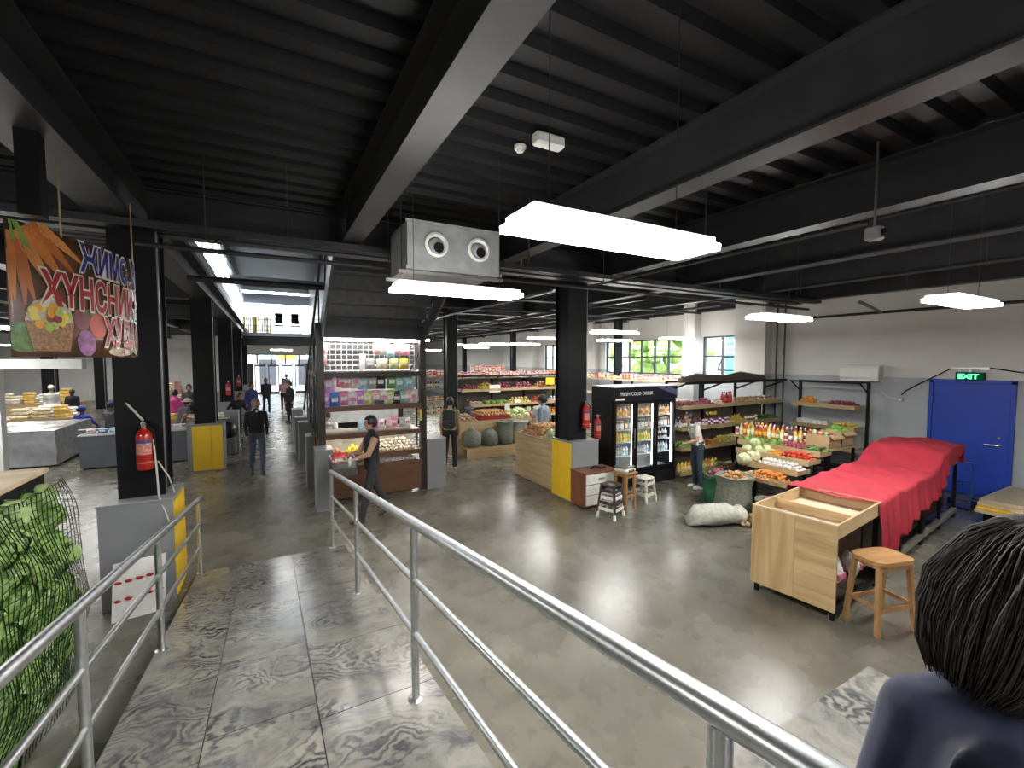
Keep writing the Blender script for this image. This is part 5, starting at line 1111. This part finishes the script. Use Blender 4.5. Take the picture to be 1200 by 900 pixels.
stacks(-6.7, 18.3, -5.3, 19.4, .86, [BR2, BR3, BRD], 2, 4, 'flat pack in the stacks on the oak table', 'packs on the oak table', names=NM)
goods_table(-5.1, 20.6, -2.2, 21.6, .95, 'dark grey table of bagged goods across the side passage', DGREY)
stacks(-5.0, 20.7, -2.3, 21.5, .95, [BR2, BRD, BR3, BR4], 1, 4, 'flat pack on the dark grey table', 'packs on the grey table', names=['white','cream','golden','pinkish'])
goods_table(-11.0, 23.4, -6.6, 24.6, .95, 'long oak table of stacked packs towards the end wall')
stacks(-10.9, 23.5, -6.7, 24.5, .95, [BRD, BR2, BR3, BR4], 2, 5, 'flat pack on the long oak table', 'packs on the long oak table', names=NM)
goods_table(-6.0, 26.5, -2.2, 27.5, .95, 'oak table of pale packs beside the aisle columns')
stacks(-5.9, 26.6, -2.3, 27.4, .95, [BRD, BR2, BR4], 2, 6, 'flat pack on the table beside the aisle columns', 'packs beside the aisle columns', names=['cream','white','pinkish'])
goods_table(-3.0, 15.9, -1.75, 16.7, .85, 'brown table of goods between the aisle columns')
stacks(-2.95, 15.95, -1.8, 16.65, .85, [BR3, BR4, BR2], 1, 2, 'flat pack on the table between the aisle columns', 'packs between the aisle columns', dx=.36, names=['golden','pinkish','white'])
# dark bin and grey cabinets along the aisle
t = thing('aisle_cabinet', 'grey cabinet with a black bin bag beside the aisle column', 'cabinet', (-1.35, 14.2, 0))
B(t, 'body', GREY, (0, .5, 0, .55, 1.1, 1.15)); B(t, 'side_shelf', WHITEM, (.0, .30, .98, .35, .5, 1.0)); MB().rbox(.08,.05,0,.5,.46,.46,.04).build('bin', M('bin_grey', (.12,.12,.125), .5), t)
MB().ball((.29,.26,.66), (.25,.22,.26), 14, 9, .06).build('bin_bag', M('bin_bag', (.012,.012,.014), .3, bump=.8, sc=6), t, 2); packet('cream', -1.2, 14.55, 1.0, .16, .16, 'small cream packet on the aisle cabinet shelf', 'packets on the aisle cabinet', .1)
# upper landing clutter at the aisle end
t = thing('yellow_barrier', 'yellow slatted barrier on the upper landing at the aisle end', 'barrier', (-1.1, 27.3, 4.05))
for k in range(14): B(t, 'slat', M('barrier_yellow', (.45,.36,.10), .6), (k*.09, 0, 0, k*.09+.075, .03, .82))
B(t, 'rail', M('barrier_yellow', (.5,.4,.1)), (0, .03, .1, 1.26, .05, .16), (0, .03, .68, 1.26, .05, .74))
for k, (x, c) in enumerate(((.55, 'dark'), (1.35, 'blue'))):
    t = thing('stacked_chairs', ('dark stack of chairs on the upper landing','stack of chairs with a blue seat on the upper landing')[k], 'chairs', (x, 27.7, 4.05))
    for q in range(3):
        B(t, 'seat', gm(c) if q == 0 else BLACK, (-.22, -.22, .42+q*.14, .22, .22, .47+q*.14)); B(t, 'backrest', BLACK, (-.2, .2, .55+q*.14, .2, .23, .95+q*.1))
    for sx in (-.2, .18):
        for sy in (-.2, .18): B(t, 'leg', BLACK, (sx, sy, 0, sx+.025, sy+.025, .42))
# landing guard rail
t = thing('guard_rail', 'thin dark guard rail along the upper landing edge', 'railing', (0, 27.12, 3.86)); 
for z in (.55, 1.0): MB().cyl((-1.1,0,z),(2.7,0,z),.018,6).build('rail', PIPE, t)
for k in range(8): MB().cyl((-1.1+k*.54,0,0),(-1.1+k*.54,0,1.0),.014,6).build('baluster', PIPE, t)
# view outside the windows
tag(B(None, 'neighbour_building', M('teal_facade', (.10,.42,.42), .7, var=.2, sc=1.2), (17, 4, 0, 18, 12.2, 6)), 'teal sheeted building outside the windows', 'building')
t = thing('tree', 'leafy tree outside the windows', 'tree', (16.5, 15.6, 0)); MB().cyl((0,0,0),(0,0,2.6),.15,8,.1).build('trunk', M('bark', (.12,.08,.05), .8), t)
mb = MB(); q = random.Random(2)
for k in range(60): mb.ball((q.gauss(0,.8), q.gauss(0,.9), 3.2+q.gauss(0,.7)), q.uniform(.25,.45), 7, 5, .2)
mb.build('crown', M('foliage', (.12,.24,.05), .7, c2=(.35,.45,.12), sc=3), t)
tag(B(None, 'neighbour_house', M('pale_facade', (.62,.55,.48), .8), (20, 12.5, 0, 21, 32, 5)), 'pale low building across the yard outside the windows', 'building')
sh = thing('neighbour_shop', 'row of colourful shop fronts across the street from the entrance', 'building', (0, 50, 0))
B(sh, 'wall', M('shop_wall', (.34,.33,.33), .8), (-9, 0, 0, 12, .5, 5.0))
for k, (x, c) in enumerate(((-2.6,'grey'),(-.8,'dark'),(.9,'grey'),(2.6,'dark'),(4.2,'grey'))): B(sh, 'shop_front', gm(c), (x, -.1, .1, x+1.4, 0, 2.6)); B(sh, 'shop_sign', gm(('white','sky','orange','teal','white')[k]), (x, -.15, 2.7, x+1.5, 0, 3.4))
struct('ground', MB().box(12.06, -10, -.3, 60, 60, -.1), M('yard', (.35,.34,.32), .8))
struct('ground_entrance', MB().box(-30, 40.01, -.3, 12.05, 80, -.05), M('yard', (.35,.34,.32)))
# ------------------------------------------------------------------ people
STAND = dict(pel=(0,0,.94), waist=(0,0,1.08), chest=(0,0,1.28), nb=(0,.01,1.44), head=(0,-.015,1.595),
  shL=(.175,.01,1.375), elL=(.212,.04,1.10), wrL=(.212,-.04,.86), shR=(-.175,.01,1.375), elR=(-.212,.04,1.10), wrR=(-.212,-.04,.86),
  hiL=(.09,0,.91), knL=(.10,-.02,.50), anL=(.105,.03,.085), hiR=(-.09,0,.91), knR=(-.10,-.02,.50), anR=(-.105,.03,.085))
WALK = dict(STAND, knL=(.09,-.16,.53), anL=(.09,-.15,.10), knR=(-.09,.02,.49), anR=(-.09,.26,.12), elL=(.215,.10,1.12), wrL=(.215,.08,.88), elR=(-.215,-.03,1.11), wrR=(-.205,-.17,.90))
SIT = dict(STAND); 
for k in ('pel','waist','chest','nb','head','shL','elL','wrL','shR','elR','wrR','hiL','hiR'): SIT[k] = (STAND[k][0], STAND[k][1], STAND[k][2]-.42)
SIT.update(knL=(.14,-.40,.50), anL=(.14,-.36,.085), knR=(-.14,-.40,.50), anR=(-.14,-.36,.085), wrL=(.18,-.34,.62), elL=(.26,-.10,.74), wrR=(-.18,-.34,.62), elR=(-.26,-.10,.74))
def person(label, loc, rz, cols, J=STAND, h=1.70, voxel=.013, sleeve='long', hair=HAIRM, hairlen=0, female=False, build=1., hat=None, thing_name='person', look=0., fingers=True):
    s = h/1.72; V = {k: Vector(v) for k, v in J.items()}
    prim = []; mb = MB()
    def cap(a, b, r0, r1, key, n=10):
        a, b = Vector(a), Vector(b); prim.append((a, b, r0, r1, key))
        mb.tube([a, b], [r0, r1], n); mb.ball(a, r0, n, 6); mb.ball(b, r1, n, 6)
    def loft(rows, key, n=14):
        R = []
        for c, rx, ry in rows: R.append([(c[0]+rx*math.cos(2*PI*k/n), c[1]+ry*math.sin(2*PI*k/n), c[2]) for k in range(n)])
        mb.rings(R)
        for (c0, rx0, ry0), (c1, rx1, ry1) in zip(rows, rows[1:]): prim.append((Vector(c0), Vector(c1), (rx0+ry0)/2, (rx1+ry1)/2, key))
    w_ = (.92 if female else 1.)*build
    pl, wa, ch, nb, hd = V['pel'], V['waist'], V['chest'], V['nb'], V['head']
    loft([(pl-Vector((0,0,.10)), .15*build, .11*build), (pl-Vector((0,0,.03)), .172*build, .125*build), (pl+Vector((0,0,.05)), .165*build, .118*build)], 'pants')
    loft([(pl+Vector((0,0,.03)), .17*build, .122*build), (wa, .150*w_, .112*build), (ch-Vector((0,0,.02)), .175*w_, .128*build), (ch+Vector((0,0,.08)), .180*w_, .118*build), (nb-Vector((0,0,.03)), .13*w_, .085), (nb, .075, .07)], 'shirt')
    cap(nb-Vector((0,0,.02)), hd-Vector((0,0,.07)), .055, .05, 'skin')
    mb.ball(hd, (.074,.094,.112), 16, 10); prim.append((hd-Vector((0,0,.03)), hd+Vector((0,0,.02)), .085, .085, 'skin'))
    mb.ball(hd+Vector((0,-.025,-.075)), (.05,.055,.045), 12, 8)           # jaw
    cap(hd+Vector((0,-.088,.015)), hd+Vector((0,-.104,-.018)), .010, .015, 'skin', 8)     # nose
    for sx in (-1, 1): mb.ball(hd+Vector((sx*.076,.008,-.01)), (.012,.02,.032), 8, 6)
    for S in 'LR':
        sg = 1 if S == 'L' else -1
        sh, el, wr = V['sh'+S], V['el'+S], V['wr'+S]
        cap(sh, el, .056*build, .046*build, 'shirt' if sleeve in ('long',) else 'upper')
        cap(el, wr, .042*build, .028, 'shirt' if sleeve == 'long' else 'skin')
        cap(nb+Vector((sg*.05,0,-.05)), sh, .055, .056*build, 'shirt')
        d = (wr-el).normalized(); side = Vector((0,-1,0)); side = (side-d*side.dot(d)).normalized(); nrm = d.cross(side)
        palm = wr+d*.055
        mb.hexa([wr+side*.024+nrm*.014, wr-side*.024+nrm*.014, wr-side*.024-nrm*.014, wr+side*.024-nrm*.014], [wr+d*.095+side*.040+nrm*.012, wr+d*.095-side*.040+nrm*.012, wr+d*.095-side*.040-nrm*.012, wr+d*.095+side*.040-nrm*.012]); prim.append((wr+d*.01, wr+d*.17, .03, .03, 'skin'))
        if fingers:
            for k, (o_, l_) in enumerate(((.031,.066),(.010,.076),(-.011,.070),(-.032,.054))):
                b0 = wr+d*.088+side*o_; b1 = b0+d*l_*.55+nrm*sg*-.008; b2 = b1+d*l_*.42+nrm*sg*-.022
                mb.tube([b0,b1,b2],[.0095,.009,.0075],7)
            b0 = wr+d*.03+side*.028; b1 = b0+d*.035+side*.022; b2 = b1+d*.032+side*.004
            mb.tube([b0,b1,b2],[.012,.011,.009],7)
        hi, kn, an = V['hi'+S], V['kn'+S], V['an'+S]
        cap(hi, kn, .090*build, .066*build, 'pants'); cap(kn, an, .064*build, .054, 'pants')
        f = Vector((0,-1,0)); kd = (an-kn).normalized()
        f = Vector((0,-1,-.05)) if an.z < .11 else Vector((0,-.82,-.5))
        f.normalize(); heel = an+Vector((0,.02,-.045)); toe = an+f*.155+Vector((0,0,-.045))
        cap(heel, toe, .046, .040, 'shoe'); cap(an+Vector((0,0,-.03)), heel, .044, .044, 'shoe')
    lo = min(v[2] for v in mb.v)
    me = mb.mesh('body_raw', SKIN, False, False)
    o = bpy.data.objects.new('tmp', me); COL.objects.link(o)
    rm_ = o.modifiers.new('r', 'REMESH'); rm_.mode = 'VOXEL'; rm_.voxel_size = voxel; sm_ = o.modifiers.new('s', 'SMOOTH'); sm_.iterations = 3; sm_.factor = .5
    dg = bpy.context.evaluated_depsgraph_get(); me2 = bpy.data.meshes.new_from_object(o.evaluated_get(dg)); bpy.data.objects.remove(o); bpy.data.meshes.remove(me)
    n = len(me2.polygons); C_ = np.empty(n*3); me2.polygons.foreach_get('center', C_); C_ = C_.reshape(-1,3)
    D = np.empty((len(prim), n)); keys = ['skin','shirt','pants','shoe','upper']; ki = []
    for q, (a, b, r0, r1, key) in enumerate(prim):
        ab = np.array(b-a); L2 = ab@ab+1e-9; tt = np.clip(((C_-np.array(a))@ab)/L2, 0, 1)
        D[q] = np.linalg.norm(C_-np.array(a)-tt[:,None]*ab, axis=1)-(r0+(r1-r0)*tt); 
        if key == 'upper':
            key = 'shirt'
            if sleeve == 'none': key = 'skin'
        ki.append(keys.index(key))
    idx = np.array(ki)[D.argmin(0)]
    if sleeve == 'short':
        for S in 'LR':
            q = [i for i, p in enumerate(prim) if p[4] == 'upper' and (p[0]-V['sh'+S]).length < 1e-6][0]
            a = np.array(V['sh'+S]); ab = np.array(V['el'+S])-a; tt = ((C_-a)@ab)/(ab@ab); idx[(D.argmin(0) == q) & (tt > .72)] = 0
    me2.materials.clear()
    for k in keys[:4]: me2.materials.append(cols.get(k, SKIN))
    me2.polygons.foreach_set('material_index', idx.astype(np.int32)); me2.polygons.foreach_set('use_smooth', [True]*n)
    t = thing(thing_name, label, 'person', (loc[0], loc[1], loc[2]-lo*s), rz); t.scale = (s,s,s)
    link('body', me2, t)
    # hair, eyes, mouth
    if hair:
        hb = MB(); hb.ball(hd+Vector((0,.008,.012)), (.080,.100,.113), 18, 14)
        drop = hairlen
        keep = []
        for f, m_ in zip(hb.f, hb.m):
            c = sum((Vector(hb.v[i]) for i in f), Vector())/len(f)-hd
            if c.z < -.05-drop: continue
            if c.y < -.045 and c.z < .055: continue
            if c.y < .0 and c.z < -.01-drop*.3: continue
            keep.append(f)
        hb.f = keep; hb.m = [0]*len(keep)
        if drop: hb.ball(hd+Vector((0,.055,-.06-drop*.4)), (.078,.055,.07+drop), 14, 10)
        ho = hb.build('hair', hair, t, 2); ho.modifiers.new('th','SOLIDIFY').thickness = -.012
    for sx in (-1,1): MB().ball(hd+Vector((sx*.030,-.083,.012)), (.012,.008,.007), 8, 6).build('eye', BLACK, t, 2)
    MB().ball(hd+Vector((0,-.088,-.055)), (.022,.008,.006), 8, 6).build('mouth', M('lip', (.28,.10,.08), .5), t, 2)
    if hat:
        hm, brim = hat
        MB().ball(hd+Vector((0,.005,.045)), (.094,.112,.095), 16, 10).build('hat', hm, t, 2)
        if brim == 'wide': MB().lathe([(.09,.045),(.18,.03),(.18,.022),(.09,.03)], tuple(hd+Vector((0,.005,0))), 20).build('hat_brim', hm, t, 2)
        elif brim: MB().hexa([hd+Vector((-.07,-.08,.03)),hd+Vector((.07,-.08,.03)),hd+Vector((.05,-.18,.02)),hd+Vector((-.05,-.18,.02))],[hd+Vector((-.07,-.08,.042)),hd+Vector((.07,-.08,.042)),hd+Vector((.05,-.18,.03)),hd+Vector((-.05,-.18,.03))]).build('cap_peak', hm, t)
    return t, V, hd, s
def clothm(n, c, **k): return M('cloth_'+n, c, .85, var=.2, sc=14, bump=.5, bs=9, **k)
JEANS = clothm('jeans', (.075,.09,.13)); BLK = clothm('black', (.014,.014,.016)); NAVY = M('cloth_navy', (.014,.018,.050), .95, var=.35, sc=7, bump=1., bs=5, sheen=.25); SHOE = M('shoe_black', (.02,.02,.02), .5); SHOEW = M('shoe_white', (.5,.5,.5), .5)
KHAKI = clothm('khaki', (.34,.27,.15)); WHT = clothm('white', (.62,.60,.56)); TEAL = clothm('dark_teal', (.025,.045,.06)); BLU = clothm('blue', (.03,.05,.30)); GRYB = clothm('grey_blue', (.20,.25,.31)); PNK = clothm('pink', (.62,.06,.28)); GRY = clothm('grey', (.10,.10,.105)); PINKY = clothm('dusty_pink', (.42,.22,.24))
GREYH = M('grey_hair', (.22,.20,.18), .6, var=.4, sc=30)
t, V, hd, s = person('man in a black sweater and grey jeans walking up the aisle', (-.28, 11.35, 0), .12, dict(shirt=BLK, pants=JEANS, shoe=SHOE), WALK, 1.70, hair=GREYH)
MB().add([hd+Vector((-.035,-.10,-.13)), hd+Vector((.035,-.10,-.13)), hd+Vector((0,-.125,-.20))], [(0,1,2)]).build('shirt_collar', WHT, t)
# man carrying a crate
CARRY = dict(WALK, elL=(.22,-.12,1.12), wrL=(.17,-.36,1.06), elR=(-.22,-.12,1.12), wrR=(-.17,-.36,1.06), knL=(.08,-.10,.50), anL=(.08,-.20,.09), knR=(-.08,.10,.50), anR=(-.08,.28,.16))
t, V, hd, s = person('man in a black vest carrying a plastic box past the kiosk', (1.43, 7.36, 0), -PI/2+.1, dict(shirt=BLK, pants=clothm('charcoal', (.03,.03,.033)), shoe=clothm('boot', (.07,.06,.05))), CARRY, 1.70, .011, 'none')
c = thing('carry_box', 'clear plastic box with red packets carried by the man in the black vest', 'box', (.98, 7.32, .83))
CBX = M('box_edge', (.45,.46,.46), .35)
B(c, 'side', NETGL, (-.17,-.25,0,-.165,.25,.24)); B(c, 'side', NETGL, (.165,-.25,0,.17,.25,.24)); B(c, 'end', NETGL, (-.17,-.25,0,.17,-.245,.24)); B(c, 'end', NETGL, (-.17,.245,0,.17,.25,.24)); B(c, 'bottom', M('box_floor', (.03,.03,.03), .4), (-.165,-.245,0,.165,.245,.12)); B(c, 'rim', CBX, (-.18,-.26,.235,-.16,.26,.25),(.16,-.26,.235,.18,.26,.25),(-.16,-.26,.235,.16,-.24,.25),(-.16,.24,.235,.16,.26,.25))
for k in range(4): packet('red', .90+.06*(k % 2), 7.16+k*.11, 1.0, .2, .16, 'red packet heaped in the carried plastic box', 'packets in the carried box', .08, .5*k)
packet('white', 1.06, 7.12, .97, .14, .14, 'white packet on the side of the carried plastic box', 'packets in the carried box', .06, 1.2)
# man with backpack
t, V, hd, s = person('man in a khaki t-shirt with a black backpack walking to the stalls', (3.72, 9.84, 0), PI-.5, dict(shirt=KHAKI, pants=BLK, shoe=SHOEW), dict(STAND, knL=(.11,-.05,.5), anL=(.13,.06,.085)), 1.72, .012, 'short')
bp_ = MB().rbox(-.14,.11,1.0,.14,.27,1.44,.05).build('backpack', M('backpack', (.02,.02,.022), .7, bump=.3), t, True); MB().rbox(-.11,.27,1.04,.11,.31,1.22,.02).build('backpack_pocket', MATS['backpack'], bp_)
for sx in (-1,1): MB().tube([(sx*.10,.13,1.42),(sx*.115,.0,1.47),(sx*.12,-.13,1.36),(sx*.13,-.10,1.15),(sx*.13,.12,1.05)], .018, 6).build('strap', MATS['backpack'], bp_, True)
# woman at the shelf
LEAN = dict(STAND, waist=(0,-.02,1.08), chest=(0,-.09,1.26), nb=(0,-.15,1.41), head=(0,-.22,1.55), shL=(.17,-.12,1.37), shR=(-.17,-.12,1.37), elL=(.22,-.16,1.10), wrL=(.15,-.36,1.02), elR=(-.25,.06,1.14), wrR=(-.17,.10,.98))
person('woman in a white t-shirt and dark teal trousers bending to the long shelf', (7.55, 5.98, 0), -PI/2-.35, dict(shirt=WHT, pants=TEAL, shoe=SHOEW), LEAN, 1.60, .012, 'short', female=True, hairlen=.02)
# vendors among the stalls
person('vendor in a grey-blue shirt and dark cap standing behind the oak counter', (5.98, 9.3, 0), PI+.5, dict(shirt=GRYB, pants=BLK, shoe=SHOE), STAND, 1.72, .014, 'long', hat=(M('cap_dark', (.03,.04,.035), .8), True), build=1.1)
person('vendor in white standing behind the vendor in grey-blue', (6.42, 10.1, 0), -.5, dict(shirt=WHT, pants=BLK, shoe=SHOE), STAND, 1.62, .016, 'short')
person('dark-haired vendor in a patterned top behind the far produce heap', (5.35, 12.5, 0), .3, dict(shirt=clothm('dark_pattern', (.06,.05,.07)), pants=BLK, shoe=SHOE), STAND, 1.40, .016, 'long')
person('kiosk seller in a white top leaning inside the kiosk', (1.12, 9.75, 0), -.8, dict(shirt=WHT, pants=BLK, shoe=SHOE), LEAN, 1.62, .016, 'short', female=True)
# people far down the aisle
person('person in a blue coverall standing down the aisle by the columns', (-.62, 19.9, 0), .5, dict(shirt=clothm('coverall', (.025,.04,.13)), pants=clothm('coverall', (.025,.04,.13)), shoe=SHOE), STAND, 1.72, .02, fingers=False)
person('person in a dark jacket walking far down the aisle', (-.15, 24.4, 0), .2, dict(shirt=BLK, pants=BLK, shoe=SHOE), WALK, 1.68, .022, fingers=False)
person('person in a dusty pink top walking far down the aisle', (.62, 24.8, 0), 0, dict(shirt=PINKY, pants=BLK, shoe=SHOE), WALK, 1.64, .022, fingers=False)
person('person in dark clothes standing at the stair side of the aisle', (.72, 20.4, 0), -1, dict(shirt=BLK, pants=BLK, shoe=SHOE), STAND, 1.72, .022, fingers=False)
person('person in a pale blue shirt near the glazed entrance', (.9, 30, 0), 0, dict(shirt=GRYB, pants=BLK, shoe=SHOE), STAND, 1.75, .025, fingers=False)
# people in the packaged-goods hall
person('person in a white cap and white jacket behind the stacked packs', (-7.1, 22.6, 0), .2, dict(shirt=WHT, pants=BLK, shoe=SHOE), STAND, 1.66, .02, hat=(WHT, True), fingers=False)
person('dark-haired person in black among the stacked packs', (-6.45, 22.3, 0), PI, dict(shirt=BLK, pants=BLK, shoe=SHOE), STAND, 1.5, .02, fingers=False)
person('person in a blue jacket seated behind the silver-wrapped counter', (-4.95, 17.8, 0), PI-.4, dict(shirt=BLU, pants=BLK, shoe=SHOE), SIT, 1.62, .018, hat=(clothm('blue', (.03,.05,.3)), None), build=1.15, fingers=False)
person('person in a dark blue cap behind the grey sales counter', (-4.35, 18.0, 0), 2.6, dict(shirt=GRY, pants=BLK, shoe=SHOE), SIT, 1.72, .018, hat=(clothm('cap_navy', (.02,.025,.09)), True), fingers=False)
person('person in a bright pink jacket seen from behind among the tables', (-2.72, 18.0, 0), PI, dict(shirt=PNK, pants=BLK, shoe=SHOE), STAND, 1.62, .02, build=1.15, fingers=False)
person('person in a dark jacket standing beyond the pink jacket', (-2.55, 19.6, 0), 0, dict(shirt=clothm('olive', (.05,.05,.04)), pants=BLK, shoe=SHOE), STAND, 1.72, .02, fingers=False)
person('man in a grey t-shirt and pale sun hat leaning over the table by the columns', (-2.2, 15.3, 0), 2.3, dict(shirt=GRY, pants=JEANS, shoe=SHOE), LEAN, 1.55, .016, 'short', hat=(clothm('straw', (.55,.52,.45)), 'wide'), fingers=False)
person('person in dark clothes bending by the aisle cabinet', (-.95, 16.6, 0), .6, dict(shirt=BLK, pants=BLK, shoe=SHOE), LEAN, 1.6, .02, fingers=False)
# ------------------------------------------------------------------ woman on the landing beside the ramp, seen from behind
WJ = dict(STAND, head=(0,-.02,1.60), shL=(.215,.02,1.355), shR=(-.215,.02,1.355), elL=(.315,.05,1.09), elR=(-.315,.05,1.09), wrL=(.24,-.12,.95), wrR=(-.24,-.12,.95))
t, V, hd, s = person('woman with thick dark hair in a navy fleece jacket on the marble landing', (1.115, .205, .80), PI-.62, dict(shirt=NAVY, pants=BLK, shoe=SHOE), WJ, 1.52, .009, 'long', hair=None, female=True, build=1.12)
hb = MB(); hb.ball(hd+Vector((0,.01,.01)), (.100,.115,.128), 24, 16); hb.ball(hd+Vector((0,.04,-.09)), (.115,.09,.11), 24, 14)
for sx in (-1,1): hb.ball(hd+Vector((sx*.085,.03,-.12)), (.06,.075,.06), 16, 10); hb.ball(hd+Vector((sx*.05,.05,-.17)), (.06,.06,.05), 16, 10)
q = random.Random(9); HB = M('brown_black_hair', (.022,.015,.011), .5, var=.5, sc=60)
me = hb.mesh('hair', HB, 2, False); o = link('tmp', me); r_ = o.modifiers.new('r','REMESH'); r_.mode = 'VOXEL'; r_.voxel_size = .008; o.modifiers.new('s','SMOOTH').iterations = 8
me2 = bpy.data.meshes.new_from_object(o.evaluated_get(bpy.context.evaluated_depsgraph_get())); bpy.data.objects.remove(o)
me2.polygons.foreach_set('use_smooth', [True]*len(me2.polygons)); hair_o = link('hair', me2, t)
st = MB()
for k in range(2200):
    a = q.uniform(0, 2*PI); el = q.random()**2; P = []; out = q.uniform(.0,.055)
    r0 = 1.0+q.uniform(0,.05); wav = q.uniform(0,6); amp = q.uniform(.004,.012)
    # start near the crown, fall outside the hair volume
    for j in range(8):
        f = j/7; th = (1.57-el*1.2)*(1-f)+(-.95-.25*el)*f
        rr_ = (.112+.016*math.sin(PI*f)+.006*f)*r0
        c0 = hd+Vector((0,.02,-.02)); 
        x = rr_*math.cos(th)*math.cos(a+.25*f); y = rr_*1.05*math.cos(th)*math.sin(a+.25*f)*1.0; z = (.152 if th > 0 else .205)*math.sin(th)
        if f > .45: x += (1 if x > 0 else -1)*(.06+out)*(f-.45)*1.6; y *= 1+.25*(f-.45)
        P.append(c0+Vector((x+amp*math.sin(wav+f*7), y+amp*math.cos(wav+f*6), z)))
    if P[4].y < hd.y-.085 and P[4].z < hd.z+.05: continue
    st.tube(P, [.0012]+[.002]*5+[.0016,.0007], 3)
so = st.build('hair_strand', HB, hair_o, 2, False); so['kind'] = 'stuff'
MB().tube([(V['nb'].x+.085*math.cos(a), V['nb'].y+.08*math.sin(a), V['nb'].z+.005+.012*math.sin(a)) for a in [2*PI*k/18 for k in range(18)]], .024, 8, True).build('collar', NAVY, t, 2)
